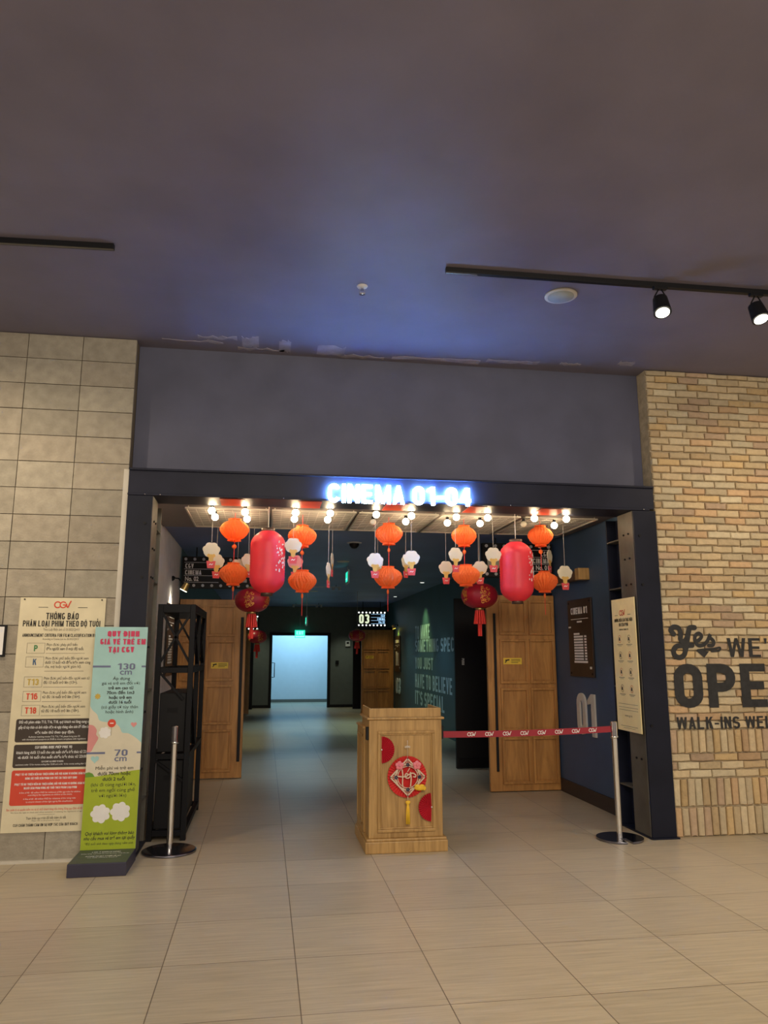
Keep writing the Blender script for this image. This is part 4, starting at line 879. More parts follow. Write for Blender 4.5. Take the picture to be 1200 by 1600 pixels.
b.stroke(F, spl([(0.02, 0.035), (0.026, 0.0), (0.024, -0.04), (0.02, -0.066)]), 0.009, T + 0.0046)
b.stroke(F, spl([(0.005, 0.018), (0.035, 0.03), (0.06, 0.018), (0.06, 0.002), (0.045, 0.003)]), 0.009, T + 0.0049)
b.stroke(F, [(-0.002, 0.04), (0.014, 0.066)], 0.006, T + 0.005)
b.build('script_lettering', M['tan'], t)
b = MB()
for (u, v) in ((0, 0.092), (0.092, 0), (0, -0.092), (-0.092, 0)):
    for k in range(5): a = 2 * math.pi * k / 5; b.cyl(F.p(u + 0.009 * math.cos(a), v + 0.009 * math.sin(a), T), F.p(u + 0.009 * math.cos(a), v + 0.009 * math.sin(a), T + 0.006), 0.006, n=8)
b.build('navy_flower', M['navyfelt'], t)
for (u, v) in ((-0.066, 0.088), (0.072, 0.088)):
    b = MB()
    for k in range(5): a = 2 * math.pi * k / 5 + 0.3; b.sphere(F.p(u + 0.018 * math.cos(a), v + 0.018 * math.sin(a), 0.012), 0.017, 10, 6, (1, 0.5, 1))
    b.sphere(F.p(u, v, 0.022), 0.008, 8, 6); b.build('pink_flower', M['pinkfelt'], t)
b = MB(); b.sphere(F.p(0.092, -0.078, 0.014), 0.030, 14, 8, (1.5, 0.45, 0.75)); b.sphere(F.p(0.072, -0.066, 0.02), 0.018, 10, 6, (1.2, 0.5, 0.8)); b.sphere(F.p(0.108, -0.066, 0.02), 0.018, 10, 6, (1.1, 0.5, 0.8)); b.sphere(F.p(0.128, -0.084, 0.014), 0.014, 10, 6, (1, .5, 1.2)); b.build('gold_ingot', M['yellow'], t)
b = MB(); b.tube([F.p(0, 0.137, 0), F.p(0, 0.225, 0), F.p(0.0, 0.275, 0)], 0.0018, 6); b.tube([F.p(0, -0.137, 0), F.p(0, -0.172, 0)], 0.003, 6); b.build('cord', M['tan'], t)
b = MB()
for (u, v) in ((-0.014, 0.225), (0.0, 0.228), (0.014, 0.225)): b.stroke(F, [(u + 0.006 * math.cos(a), v + 0.006 * math.sin(a)) for a in [2 * math.pi * k / 10 for k in range(11)]], 0.0025, 0, None, 0.003)
b.build('bow_knot', M['white'], t)
b = MB()
b.sphere(F.p(0, -0.188, 0.004), 0.017, 12, 8, (1, 0.6, 1)); b.sphere(F.p(-0.010, -0.183, 0.006), 0.009); b.sphere(F.p(0.010, -0.183, 0.006), 0.009)
for k in range(14):
    a = 2 * math.pi * k / 14; b.tube([F.p(0.005 * math.cos(a), -0.20, 0.004 + 0.003 * math.sin(a)), F.p(0.011 * math.cos(a), -0.24, 0.004 + 0.005 * math.sin(a)), F.p(0.014 * math.cos(a), -0.345, 0.003 + 0.005 * math.sin(a))], 0.003, 5)
b.build('tassel', M['yellow'], t)

# ------------------------------------------------------------------ barrier posts and belt
def stanchion(label, x, y, slit):
    t = thing('barrier_post', label, 'post', (x, y, 0))
    b = MB()
    if slit: # disc with a narrow slot toward the viewer
        n = 44; g = 0.12; pts = [(0.19 * math.cos(-math.pi / 2 + g + (2 * math.pi - 2 * g) * k / n), 0.19 * math.sin(-math.pi / 2 + g + (2 * math.pi - 2 * g) * k / n)) for k in range(n + 1)] + [(-0.022, -0.06), (0.022, -0.06)]
        G = Frame((x, y, 0.002), (1, 0, 0), (0, 1, 0)); b.poly(G, pts, 0, 0.016)
    else: b.lathe([(0.0, 0.0), (0.205, 0.0), (0.205, 0.014), (0.19, 0.020), (0.0, 0.024)], (x, y, 0.001), 48)
    b.build('base', M['chromedk'], t, 0.002)
    b = MB(); b.cyl((x, y, 0.018), (x, y, 0.80), 0.024, n=24); b.build('pole', M['chrome'], t)
    b = MB(); b.lathe([(0.0, 0.80), (0.033, 0.80), (0.033, 0.815), (0.027, 0.822), (0.029, 0.93), (0.024, 0.936), (0.0, 0.937)], (x, y, 0), 24); b.build('head', M['chrome'], t)
    return t
stanchion('chrome barrier post in front of the black rack at left', -0.68, 6.36, False)
sp = stanchion('chrome barrier post holding the red belt by the right column', 2.93, 6.20, True)
b = MB(); a = Vector((1.435, 6.11, 0)); e = Vector((2.90, 6.195, 0)); F = Frame(a, e - a); L = (e - a).length; k = 20; vs = []; fs = []
zb = lambda s: 0.862 - 0.010 * 4 * s * (1 - s) + 0.012 * s
for i in range(k + 1):
    s = i / k; vs += [F.p(L * s, zb(s) - 0.025), F.p(L * s, zb(s) + 0.025), F.p(L * s, zb(s) + 0.025, -0.002), F.p(L * s, zb(s) - 0.025, -0.002)]
for i in range(k): fs += [(4 * i + j, 4 * i + 4 + j, 4 * i + 4 + (j + 1) % 4, 4 * i + (j + 1) % 4) for j in range(4)]
t = thing('barrier_belt', 'red retractable belt printed with white CGV between podium and post', 'belt', (2.1, 6.15, 0.85))
b.add(vs, [tuple(reversed(f)) for f in fs], False); b.build('webbing', M['beltred'], t)
b = MB()
for i in range(8):
    u = 0.24 + i * 0.152; logo(b, F, u, zb(u / L), 0.026, 0.001, 0.005)
b.build('print', M['white'], t)

# ------------------------------------------------------------------ black rack with boxes
t = thing('equipment_rack', 'tall black steel rack with crossed braces, left inside the entrance', 'rack', (-0.74, 7.2, 0))
X0, X1, Y0, Y1, ZT = -0.885, -0.615, 6.72, 7.95, 1.915; S = M['blacksteel']
for x in (X0, X1):
    for y in (Y0, Y1): b = MB(); b.box(x - 0.022, x + 0.022, y - 0.022, y + 0.022, 0, ZT); b.build('post', S, t, 0.003)
for z in (0.06, 0.66, 1.36, ZT - 0.035):
    b = MB(); h = 0.035 if z > 1.5 else 0.022
    for y in (Y0, Y1): b.box(X0 + 0.022, X1 - 0.022, y - 0.02, y + 0.02, z - h, z + h)
    for x in (X0, X1): b.box(x - 0.02, x + 0.02, Y0 + 0.022, Y1 - 0.022, z - h, z + h)
    b.build('rail', S, t, 0.002)
def xb(a, c): b = MB(); b.bar(a, c, 0.028, 0.018); b.build('brace', S, t)
xb((X0, Y0, 1.87), (X1, Y0, 1.40)); xb((X1, Y0, 1.87), (X0, Y0, 1.40)); xb((X0, Y0, 1.36), (X1 - 0.05, Y0, 1.12)); xb((X0, Y1, 1.87), (X1, Y1, 1.40))
ym = (Y0 + Y1) / 2
for x in (X1,): xb((x, Y0, 1.87), (x, ym, 1.40)); xb((x, ym, 1.87), (x, Y0, 1.40)); xb((x, ym, 1.87), (x, Y1, 1.40)); xb((x, Y1, 1.87), (x, ym, 1.40)); 
xb((X0, Y0, .64), (X1, Y0, 0.45)); xb((X1, Y0, 1.36), (X1, ym, .68))
b = MB(); b.box(X1 - 0.02, X1 + 0.02, ym - 0.02, ym + 0.02, 0.68, ZT - 0.07); b.build('post', S, t, 0.003)
def crate(label, z0, z1, dy):
    c = thing('equipment_case', label, 'case', (-0.75, 7.2, z0)); b = MB(); b.box(X0 + 0.026, X1 - 0.026, Y0 + 0.024, Y1 - dy, z0, z1); b.build('body', M['black'], c, 0.006)
    b = MB(); b.box(X1 - 0.026, X1 - 0.0245, Y0 + 0.2, Y0 + 0.212, z0 + 0.05, z1 - 0.08); b.build('edge_strip', M['dot'], c)
    b = MB(); b.box(X0 + 0.09, X1 - 0.09, Y0 + 0.020, Y0 + 0.024, z1 - 0.16, z1 - 0.12); b.build('handle', M['blacksteel'], c)
crate('black case on the lower shelf of the black rack', 0.085, 0.628, 0.15); crate('black case on the middle shelf of the black rack', 0.690, 1.17, 0.35)

# ------------------------------------------------------------------ wire panels and globe bulbs
PNL = [(-0.73, 0.0), (0.04, 0.80), (0.84, 1.58), (1.62, 2.38), (2.44, 3.16)]
ORD = ['first', 'second', 'third', 'fourth', 'fifth']
for i, (x0, x1) in enumerate(PNL):
    t = thing('wire_panel', '%s white wire grid panel from the left under the grey soffit' % ORD[i], 'panel', ((x0 + x1) / 2, 7.3, HZ - 0.03), 'wire grid panels under the soffit')
    z = HZ - 0.02; ya, yb = 6.80, 7.82; b = MB()
    for a, c in (((x0, ya), (x1, ya)), ((x1, ya), (x1, yb)), ((x1, yb), (x0, yb)), ((x0, yb), (x0, ya))): b.bar((*a, z), (*c, z), 0.014)
    b.build('frame', M['wirew'], t); b = MB()
    for k in range(1, 9): x = x0 + (x1 - x0) * k / 9; b.bar((x, ya, z + 0.004), (x, yb, z + 0.004), 0.004)
    for k in range(1, 20): y = ya + (yb - ya) * k / 20; b.bar((x0, y, z), (x1, y, z), 0.004)
    b.build('wires', M['wirew'], t); b = MB()
    for x in (x0 + 0.02, x1 - 0.02):
        for y in (ya + 0.02, yb - 0.02): b.cyl((x, y, z), (x, y, HZ), 0.004, n=6)
    b.build('hanger', M['wirew'], t)
ZB = 2.715
def mkbulb(m, label, loc):
    t = thing('globe_bulb', label, 'bulb', (0, 0, 0), 'globe bulbs under the wire panels')
    b = MB(); b.sphere((0, 0, 0), 0.031, 14, 10); b.build('globe', m, t); b = MB(); b.cyl((0, 0, 0.03), (0, 0, 0.055), 0.015, n=12); b.build('socket', M['black'], t)
    t.location = loc; return t
BUL = [(331, 798, 0, 'front left'), (336, 808, 0, 'back left'), (383, 800, 0, 'front right'), (386, 811, 0, 'back right'), (462, 801, 1, 'front left'), (460, 811, 1, 'back left'), (516, 802, 1, 'front right'), (512, 812, 1, 'back right'),
       (588, 804, 2, 'front left'), (583, 816, 2, 'back left'), (643, 806, 2, 'front right'), (634, 815, 2, 'back right'), (713, 808, 3, 'front left'), (699, 817, 3, 'back left'), (762, 809, 3, 'front right'), (750, 818, 3, 'back right'),
       (835, 810, 4, 'front left'), (818, 819, 4, 'back left'), (885, 811, 4, 'front right'), (866, 821, 4, 'back right')]
pon = poff = None
for (px, py, i, w_) in BUL:
    p = atz(px, py, ZB); off = (px, py) in ((583, 816), (818, 819)); lab = '%s globe bulb, %s under the %s wire panel from the left' % ('unlit' if off else 'glowing', w_, ORD[i])
    if off:
        if poff is None: poff = mkbulb(M['bulboff'], lab, p)
        else: copy_tree(poff, p, lab)
    else:
        if pon is None: pon = mkbulb(M['bulb'], lab, p)
        else: copy_tree(pon, p, lab)
# flat red squares under the beam, lantern reflections put in as colour
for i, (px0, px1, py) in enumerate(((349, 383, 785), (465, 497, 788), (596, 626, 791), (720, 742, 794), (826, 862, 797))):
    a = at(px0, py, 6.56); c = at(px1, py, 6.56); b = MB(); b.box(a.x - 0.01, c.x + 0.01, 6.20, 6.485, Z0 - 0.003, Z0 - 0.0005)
    tag(b.build('red_reflection_square', M['redreflection']), '%s painted red lantern reflection from the left, under the steel beam' % ORD[i], 'decoration', 'painted lantern reflections under the beam')

# ------------------------------------------------------------------ orange honeycomb lanterns
def mk_honey(kind):
    t = thing('honeycomb_lantern', 'x', 'lantern', (0, 0, 0), 'orange honeycomb lanterns')
    prof = [(0.02, -0.100), (0.055, -0.103), (0.050, -0.088), (0.078, -0.074), (0.108, -0.042), (0.124, -0.012), (0.127, 0.010), (0.118, 0.034), (0.096, 0.060), (0.062, 0.080), (0.048, 0.090), (0.053, 0.102), (0.02, 0.101)]
    rn = random.Random(11); jit = [rn.uniform(-0.03, 0.03) for _ in range(26)]
    b = MB(); b.lathe(prof, n=104, mod=lambda a, i, z: 1 + (0.055 * math.cos(26 * a + 5.5 * math.cos(1.5 * a) * math.sin(30 * z)) + 1.4 * jit[(i // 4) % 26]) * (1 if abs(z) < 0.085 else 2.6), sm=False); b.build('paper_body', M['orange'], t)
    if kind == 'upper':
        b = MB(); b.cyl((0, 0, 0.1), (0, 0, 1.1), 0.0025, n=6); b.build('cord', M['redstring'], t)
        b = MB(); b.cyl((0, 0, -0.275), (0, 0, -0.10), 0.003, n=6); b.build('link_cord', M['redstring'], t)
        b = MB(); b.sphere((0, 0, -0.155), 0.022, 12, 8, (1, 0.6, 1)); b.build('bead', M['orange'], t)
    elif kind == 'lower':
        b = MB(); b.cyl((0, 0, -0.235), (0, 0, -0.10), 0.0025, n=6); b.build('tail_cord', M['redstring'], t)
        b = MB(); b.sphere((0, 0, -0.135), 0.011, 10, 8, (1, 1, 2.2)); b.build('bead', M['orange'], t)
    return t
HON = [((367, 828), 'upper', 0), ((365, 897), 'lower', 0), ((472.5, 838), 'upper', 1), ((472.5, 908), 'lower', 1), ((607.5, 834.5), 'upper', 2), ((606, 902), 'lower', 2), ((725, 837.5), 'upper', 3), ((728, 899), 'lower', 3), ((844, 837.5), 'upper', 4), ((850.5, 909), 'lower', 4)]
protoh = {}
for j, (pp, ul, i) in enumerate(HON):
    p = at(*pp, 6.95); lab = '%s orange paper lantern of the %s pair from the left' % (ul, ORD[i]); wz = {0: 1, 6: 0.9, 8: 0.94}.get(j, 1.0); key = 'bare' if j == 7 else ul
    if key not in protoh: protoh[key] = r = mk_honey(key); r['label'] = lab; r.location = p; r.rotation_euler.z = 0.37 * j; r.scale = (wz, wz, 1)
    else: r = copy_tree(protoh[key], p, lab, rz=0.37 * j, scale=(wz, wz, 1))
    for c in r.children:
        if c.name.startswith('cord'): L = HZ - 0.029 - p.z - 0.1; c.scale = (1, 1, L); c.location = (0, 0, 0.1 - 0.1 * L)
        if c.name.startswith('link_cord'): L = (p.z - 0.1 - at(*HON[j + 1][0], 6.95).z - (0.0995 if j == 8 else 0.090)) / 0.175; c.scale = (1, 1, L); c.location = (0, 0, -0.1 + 0.1 * L)
        if c.name.startswith('tail_cord') and i > 0: c.scale = (1, 1, 1.35)

# ------------------------------------------------------------------ tall red cylinder lanterns
def mk_big(label, loc, flip):
    t = thing('red_lantern', label, 'lantern', loc, 'tall red cloth lanterns'); b = MB(); prof = []; n = 44
    for k in range(n + 1):
        z = -0.275 + 0.55 * k / n; s = abs(z) / 0.275; r = 0.152 * (1 - max(0, (s - 0.50) / 0.50) ** 2.6 * 0.62); prof.append((r * (1 + 0.022 * (k % 2)), z))
    b.lathe(prof, loc, 48); b.build('cloth_body', M['redsilk'], t)
    b = MB(); b.lathe([(0.0, 0.30), (0.060, 0.30), (0.060, 0.262), (0.0, 0.262)], loc, 28); b.build('end_ring', M['darkcap'], t); b = MB(); b.lathe([(0.0, -0.262), (0.052, -0.262), (0.052, -0.30), (0.0, -0.30)], loc, 28); b.build('end_ring', M['darkcap'], t)
    b = MB(); b.cyl(Vector(loc) + Vector((0, 0, 0.29)), (loc[0], loc[1], HZ), 0.004, n=6); b.build('cord', M['string'], t)
    b = MB(); rnd = random.Random(3)
    for k in range(46):
        az = R(rnd.uniform(-62, -18) if True else 0); z = rnd.uniform(-0.10, 0.17); r = 0.1565; w_ = rnd.uniform(0.003, 0.009)
        c = Vector(loc) + Vector((r * math.cos(az), r * math.sin(az), z)); nn = Vector((math.cos(az), math.sin(az), 0)); u = Vector((-math.sin(az), math.cos(az), 0))
        G = Frame(c, u, (0, 0, 1)); b.poly(G, [(-w_, 0), (0, -w_ * 1.4), (w_, 0), (0, w_ * 1.4)], -0.001, 0.0015)
    b.build('white_flecks', M['white'], t)  # small white diamonds scattered on one side of the body
    return t
M['darkcap'] = mat('dark_lantern_cap', (0.10, 0.06, 0.045), 0.3, 0.5)
p = at(418, 878, 6.72); mk_big('tall red cloth lantern, the left one of two', p, 1)
p = at(807, 893, 6.72); mk_big('tall red cloth lantern, the right one of two', p, 1)

# ------------------------------------------------------------------ oval dark red lanterns with tassels
def mk_oval():
    t = thing('oval_lantern', 'x', 'lantern', (0, 0, 0)); prof = []
    for k in range(15):
        a = -1.25 + 2.5 * k / 14; prof.append((0.178 * math.cos(a) ** 0.8, 0.122 * math.sin(a)))
    b = MB(); b.lathe(prof, n=48, mod=lambda a, i, z: 1 - 0.018 * abs(math.cos(6 * a))); b.build('silk_body', M['darksilk'], t)
    b = MB(); b.lathe([(0, 0.137), (0.04, 0.137), (0.052, 0.115), (0, 0.115)], n=20); b.build('gold_cap', M['brass'], t); b = MB(); b.lathe([(0, -0.115), (0.052, -0.115), (0.032, -0.145), (0, -0.145)], n=20); b.build('gold_cap', M['brass'], t)
    b = MB(); rnd = random.Random(8)
    for c in range(5):
        az0 = R(-100 + 72 * c)
        for k in range(30):
            az = az0 + rnd.uniform(-0.24, 0.24); z = rnd.uniform(-0.072, 0.076); s = math.asin(z / 0.122); r = 0.178 * math.cos(s) ** 0.8 + 0.003
            P = Vector((r * math.cos(az), r * math.sin(az), z)); G = Frame(P, (-math.sin(az), math.cos(az), 0), (0, 0, 1))
            a0 = rnd.uniform(0, 6); b.stroke(G, [(0.010 * math.cos(a0 + q * 0.55), 0.009 * math.sin(a0 + q * 0.55)) for q in range(8)], 0.0055, 0.0)
    b.build('gold_pattern', M['gold'], t)
    b = MB()
    for k in range(12):
        a = 2 * math.pi * k / 12; b.cyl((0.036 * math.cos(a), 0.036 * math.sin(a), -0.14), (0.052 * math.cos(a), 0.052 * math.sin(a), -0.27), 0.008, 0.010, n=6)
    for k in range(5): a = 2 * math.pi * k / 5; b.cyl((0.012 * math.cos(a), 0.012 * math.sin(a), -0.14), (0.014 * math.cos(a), 0.014 * math.sin(a), -0.385), 0.008, n=6)
    b.build('tassel', M['redstring'], t)
    b = MB(); b.cyl((0, 0, 0.13), (0, 0, 1.0), 0.004, n=6); b.build('cord', M['string'], t)
    return t
OV = [(394, 938, 7.8, 'large oval dark red lantern with gold pattern, hanging left', 1.0), (749, 931, 7.8, 'large oval dark red lantern with gold pattern, hanging right', 1.1), (402, 1.0, 14.3, 'small distant red lantern below the 04 sign', 1.0), (558, 993, 16.0, 'small distant dark red lantern left of the 03 sign', 1.0)]
first = None
for (px, py, y, lab, s_) in OV:
    if py == 1.0: py = 995
    p = at(px, py, y)
    if first is None: first = mk_oval(); root = first; root.location = p; root['label'] = lab
    else: root = copy_tree(first, p, lab, rz=R(12) if y < 8 else R(30), scale=(s_, s_, s_))
    for c in root.children:
        if c.name.startswith('cord'): c.scale = (1, 1, ((HZ - p.z) / s_) / 1.0)

# ------------------------------------------------------------------ hanging popcorn cards
def mk_card(m_head, nm):
    t = thing('popcorn_card', nm, 'decoration', (0, 0, 0), 'hanging popcorn cards'); F = Frame((0, 0, 0)); b = MB(); pts = []
    for k in range(72):
        a = 2 * math.pi * k / 72; q = 0.073 * (0.88 + 0.14 * abs(math.sin(3.5 * a + 0.25 * math.pi))); y = q * math.sin(a) * 1.0
        x = q * math.cos(a) * (1.05 if y > -0.02 else 1.05 + (y + 0.02) * 6); pts.append((x, 0.075 + y))
    b.poly(F, pts, -0.003, 0.003); b.build('popcorn_top', m_head, t)
    b = MB()
    for s in (1, -1):
        G = Frame((0, 0, 0), (s, 0, 0)); 
        for e_, (u, v, r) in enumerate(((0, 0.018, 0.024), (-0.022, 0.030, 0.015), (0.022, 0.030, 0.015), (0, -0.006, 0.020))):
            b.poly(G, [(u + r * math.cos(2 * math.pi * q / 12), v + r * math.sin(2 * math.pi * q / 12)) for q in range(12)], 0.0034 + 0.0004 * e_)
    b.build('kernels', M['kernel'], t)
    b = MB(); b.poly(F, [(-0.040, -0.018), (0.040, -0.018), (0.030, -0.082), (-0.030, -0.082)], -0.004, 0.004); cup = b.build('cup', M['redcard'], t)
    b = MB()
    for s in (1, -1):
        G = Frame((0, 0, 0), (s, 0, 0)); b.stroke(G, spl([(-0.014, -0.052), (-0.004, -0.044), (0.004, -0.052), (0.016, -0.044)], 3), 0.006, 0.0046)
    b.build('cup_mark', M['white'], cup)
    b = MB(); b.cyl((0, 0, 0.142), (0, 0, 0.742), 0.0018, n=5); b.build('string', M['string'], t)
    return t
CARDS = [(330, 868, 6.72, 12, 0, 'left-hand popcorn card hanging under the first wire panel, in front of another'), (338, 885, 7.22, 20, 0, 'popcorn card half behind the leftmost hanging card'),
         (388, 884, 7.22, 30, 0, 'popcorn card touching the left edge of the left tall red lantern'), (371, 893, 7.22, 0, 0, 'popcorn card hidden behind the lower orange lantern of the first pair'),
         (458, 861, 6.66, 0, 0, 'popcorn card between the left tall red lantern and the second orange pair'), (461, 886, 7.22, 10, 1, 'pinkish popcorn card above the lower orange lantern of the second pair'),
         (519, 883, 7.22, 76, 0, 'popcorn card turned edge-on, the higher of two right of the second pair'), (513, 899, 6.75, 70, 0, 'popcorn card turned nearly edge-on, the lower of two right of the second pair'),
         (586, 884, 6.72, 5, 0, 'popcorn card just left of the third orange pair'), (590, 888, 7.22, 40, 0, 'popcorn card tucked behind the one left of the third orange pair'),
         (643, 880, 6.75, -8, 0, 'popcorn card right of the third orange pair, the front one'), (634, 885, 7.22, 48, 0, 'popcorn card right of the third orange pair, the turned rear one'),
         (697, 895, 7.22, 8, 0, 'lowest popcorn card left of the fourth orange pair'), (712, 875, 6.75, 18, 0, 'greyish popcorn card between the fourth pair and its left neighbour card'),
         (750, 895, 7.22, -22, 0, 'popcorn card above the right oval dark red lantern'), (771, 875, 6.66, 0, 0, 'popcorn card in front of the 01 numeral of the marquee sign'),
         (859, 877, 7.22, 50, 0, 'popcorn card beside the upper orange lantern of the fifth pair'), (883, 903, 6.75, 5, 0, 'rightmost popcorn card, in front of the timber wall light')]
protos = {}
for (px, py, y, rz, pk, lab) in CARDS:
    top = at(px, py, y); p = Vector((top.x, y, top.z - 0.03))
    if pk not in protos: protos[pk] = mk_card(M['pinkcard'] if pk else M['popcorn'], lab); r = protos[pk]; r.location = p; r.rotation_euler.z = R(rz)
    else: r = copy_tree(protos[pk], p, lab, rz=R(rz))
    for c in r.children:
        if c.name.startswith('string'):
            L = HZ - p.z - 0.142; c.scale = (1, 1, L / 0.6); c.location = (0, 0, 0.142 - 0.142 * L / 0.6)

# ------------------------------------------------------------------ lobby ceiling fittings
def track(label, x0, x1, y0, y1):
    t = thing('light_track', label, 'track', ((x0 + x1) / 2, (y0 + y1) / 2, CZ - 0.04))
    b = MB(); b.bar((x0, y0, CZ - 0.018), (x1, y1, CZ - 0.018), 0.036, 0.036); b.build('rail', M['black'], t, 0.002)
    b = MB(); b.bar((x0 + 0.0, y0 - 0.003, CZ - 0.038), (x0 + 0.22 if x0 > 0 else x1, (y0 if x0 > 0 else y1) - 0.003, CZ - 0.038), 0.014, 0.004); b.build('conductor', M['chrome'] if x0 > 0 else M['greysteel'], t)
track('long black ceiling light track at the right', 1.15, 6.0, 4.63, 4.56)
track('short black ceiling light track end at the upper left', -6.0, -1.03, 4.9, 4.67)
def track_head(label, x, y, d, e):
    d = Vector(d).normalized(); c = Vector((x, y, CZ - 0.165)); t = thing('track_spotlight', label, 'spotlight', (x, y, CZ - 0.036))
    b = MB(); b.box(x - 0.05, x + 0.05, y - 0.017, y + 0.017, CZ - 0.055, CZ - 0.036); b.build('adapter', M['black'], t, 0.003)
    b = MB()
    for s in (-1, 1): b.tube([(x + s * 0.012, y, CZ - 0.055), (x + s * 0.045, y, CZ - 0.11), (x + s * 0.050, y, CZ - 0.17)], 0.005, 6)
    b.build('yoke', M['black'], t)
    b = MB(); b.cyl(c - d * 0.05, c + d * 0.08, 0.050, 0.062, n=20); b.build('head', M['black'], t)
    b = MB(); b.cyl(c + d * 0.081, c + d * 0.085, 0.046, n=20); b.build('lens', M['lens'], t)
    spot('track_head_light', c + d * 0.11, c + d * 1.0, e, WARM, 110, 0.95, 0.04)
track_head('lit black track spotlight, the one nearer the speaker disc', 2.70, 4.60, (-0.10, -0.35, -1.0), 60)
track_head('lit black track spotlight cut by the right picture edge', 3.44, 4.59, (0.04, -0.35, -1.0), 60)
t = thing('ceiling_speaker', 'round pale ceiling speaker beside the right track', 'speaker', (2.08, 4.89, CZ))
b = MB(); b.lathe([(0.0, 0.0), (0.098, 0.0), (0.118, 0.004), (0.118, 0.014), (0.0, 0.014)], (2.08, 4.89, CZ - 0.014), 36); b.build('rim', M['whitetrim'], t)
b = MB(); b.lathe([(0.0, 0.0), (0.095, 0.0), (0.095, 0.002), (0, 0.002)], (2.08, 4.89, CZ - 0.0165), 36); b.build('grille', M['speaker'], t)
t = thing('sprinkler', 'small ceiling fire sprinkler above the lit sign', 'sprinkler', (0.62, 4.98, CZ))
b = MB(); b.lathe([(0, 0), (0.035, 0.0), (0.04, 0.008), (0, 0.008)], (0.62, 4.98, CZ - 0.008), 20); b.build('rosette', M['whitetrim'], t)
b = MB(); b.cyl((0.62, 4.98, CZ - 0.03), (0.62, 4.98, CZ - 0.008), 0.012, n=10); b.tube([(0.602, 4.98, CZ - 0.02), (0.600, 4.98, CZ - 0.045), (0.62, 4.98, CZ - 0.058)], 0.003, 6); b.tube([(0.638, 4.98, CZ - 0.02), (0.640, 4.98, CZ - 0.045), (0.62, 4.98, CZ - 0.058)], 0.003, 6); b.lathe([(0, 0), (0.022, 0), (0.022, 0.003), (0, 0.003)], (0.62, 4.98, CZ - 0.062), 12); b.build('spray_head', M['chrome'], t)

# ------------------------------------------------------------------ corridor fittings
CC = HZ + 0.02
def disc(name, label, x, y, r, m, cat='light', dome=False):
    t = thing(name, label, cat, (x, y, CC)); b = MB(); b.lathe([(0, 0), (r * 0.8, 0), (r, 0.006), (r, 0.012), (0, 0.012)], (x, y, CC - 0.012), 28); b.build('trim_ring', M['whitetrim'] if not dome else M['dot'], t)
    b = MB()
    if dome: b.lathe([(0.0, -0.075), (r * 0.35, -0.068), (r * 0.62, -0.04), (r * 0.7, -0.012)], (x, y, CC), 24)
    else: b.lathe([(0, 0), (r * 0.75, 0), (r * 0.75, 0.002), (0, 0.002)], (x, y, CC - 0.0145), 24)
    b.build('cover', m, t)
disc('dome_camera', 'white dome security camera on the corridor ceiling', 1.04, 9.0, 0.09, M['black'], 'camera', True)
disc('corridor_speaker', 'pale round disc on the corridor ceiling behind the dome camera', 1.10, 10.9, 0.09, M['dot'], 'speaker')
disc('corridor_speaker', 'smaller looking round disc deeper along the corridor ceiling', 1.0, 16.3, 0.11, M['dot'], 'speaker')
disc('downlight', 'lit recessed downlight near the right corridor wall, nearer one', 2.9, 13.9, 0.05, M['dotlit']); disc('downlight', 'lit recessed downlight near the right corridor wall, farther one', 3.0, 17.5, 0.05, M['dotlit'])
for (x0, x1, y, lab) in ((0.75, 1.45, 14.7, 'short thin rail of small spots across the corridor ceiling'), (0.7, 1.5, 20.3, 'farther thin rail across the corridor ceiling')):
    t = thing('spot_rail', lab, 'rail', ((x0 + x1) / 2, y, CC)); b = MB(); b.bar((x0, y, CC - 0.05), (x1, y, CC - 0.05), 0.02); b.build('rail', M['dot'], t)
    b = MB(); [b.cyl((x, y, CC - 0.05), (x, y, CC), 0.006, n=6) for x in (x0 + 0.1, x1 - 0.1)]; b.build('stem', M['black'], t)
    for x in (x0 + 0.03, x1 - 0.03, x1 - 0.15): b = MB(); b.cyl((x, y, CC - 0.11), (x, y, CC - 0.055), 0.03, n=10); b.build('spot', M['dot'], t)
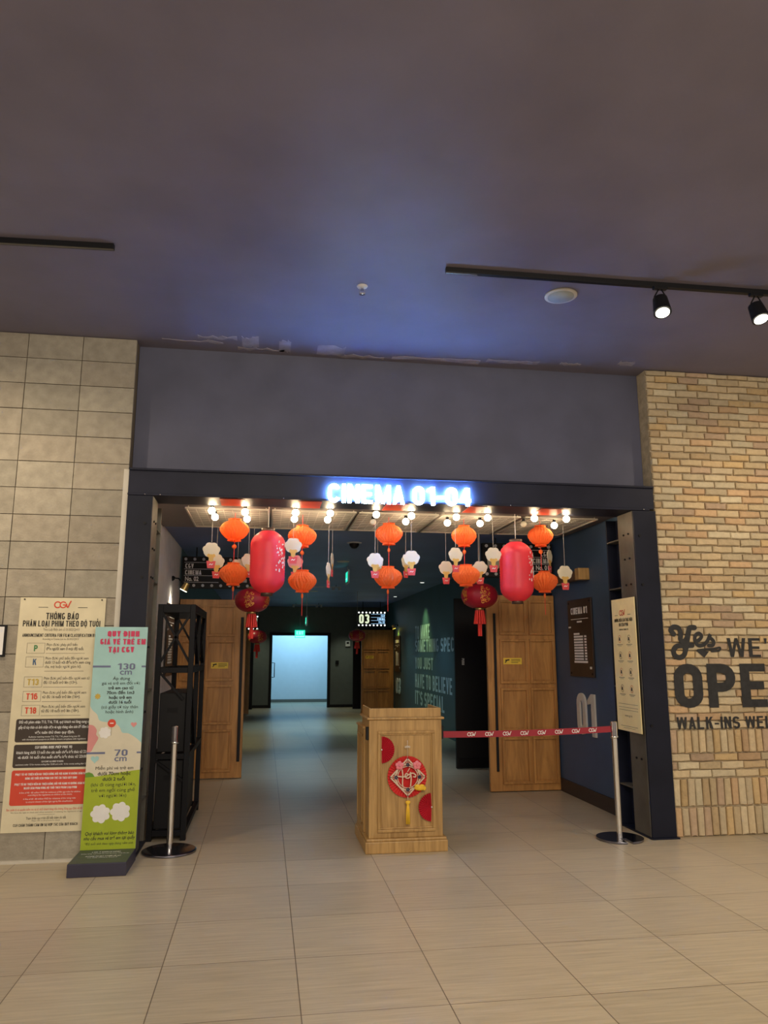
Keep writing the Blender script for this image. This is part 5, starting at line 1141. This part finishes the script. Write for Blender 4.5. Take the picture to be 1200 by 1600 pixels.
def exit_sign(label, x0, x1, y, z0, z1, side=False):
    t = thing('exit_sign', label, 'sign', ((x0 + x1) / 2, y, z0)); b = MB(); b.box(x0, x1, y, y + 0.03 if not side else y + 0.36, z0, z1); b.build('panel', M['exitg'] if not side else M['exitp'], t, 0.003)
    if not side:
        b = MB(); b.text(Frame((0, y, 0)), 'EXIT', (x0 + x1) / 2, (z0 + z1) / 2 + 0.03, (z1 - z0) * 0.6, 0.002, bold=0.03); b.fbox(Frame((0, y, 0)), x0 + 0.02, x1 - 0.02, z0 + 0.02, z0 + 0.06, 0, 0.003); b.build('lettering', M['exitw'], t)
    else:
        b = MB(); b.box(x0 - 0.004, x0, y + 0.04, y + 0.30, z0 + 0.03, z1 - 0.03); b.build('lit_face', M['exitg'], t)
        b = MB(); G = Frame((x0 - 0.005, y + 0.30, (z0 + z1) / 2), (0, -1, 0)); b.poly(G, [(0.02, -0.04), (0.20, -0.04), (0.20, -0.02), (0.02, -0.02)], 0); b.build('pictogram', M['exitw'], t)
    b = MB(); b.cyl(((x0 + x1) / 2, y + 0.015 + (0.15 if side else 0), z1), ((x0 + x1) / 2, y + 0.015 + (0.15 if side else 0), CC), 0.006, n=6); b.build('stem', M['dot'], t)
M['exitp'] = mat('clear_exit_edge', (0.5, 0.65, 0.65), 0.3)
exit_sign('green lit EXIT sign above the far doorway', 0.84, 1.13, 21.75, 1.93, 2.15)
exit_sign('green exit sign seen edge-on on the corridor ceiling, nearer one', 1.225, 1.25, 11.4, 2.555, 2.76, True)
exit_sign('small green exit sign seen edge-on, deeper in the corridor', 0.80, 0.825, 15.0, 2.04, 2.23, True)
b = MB(); b.box(2.30, 2.43, 21.87, 21.9, 1.70, 1.85); t = b.build('wall_control', M['white']); tag(t, 'small white control box on the far wall', 'control box')
b = MB(); b.box(2.33, 2.40, 21.866, 21.87, 1.77, 1.82); b.build('screen', M['black'], t)
b = MB(); b.box(2.02, 2.11, 21.87, 21.9, 1.2, 1.3); tag(b.build('wall_switch', M['black']), 'small black switch box on the far wall beside the doorway', 'switch')
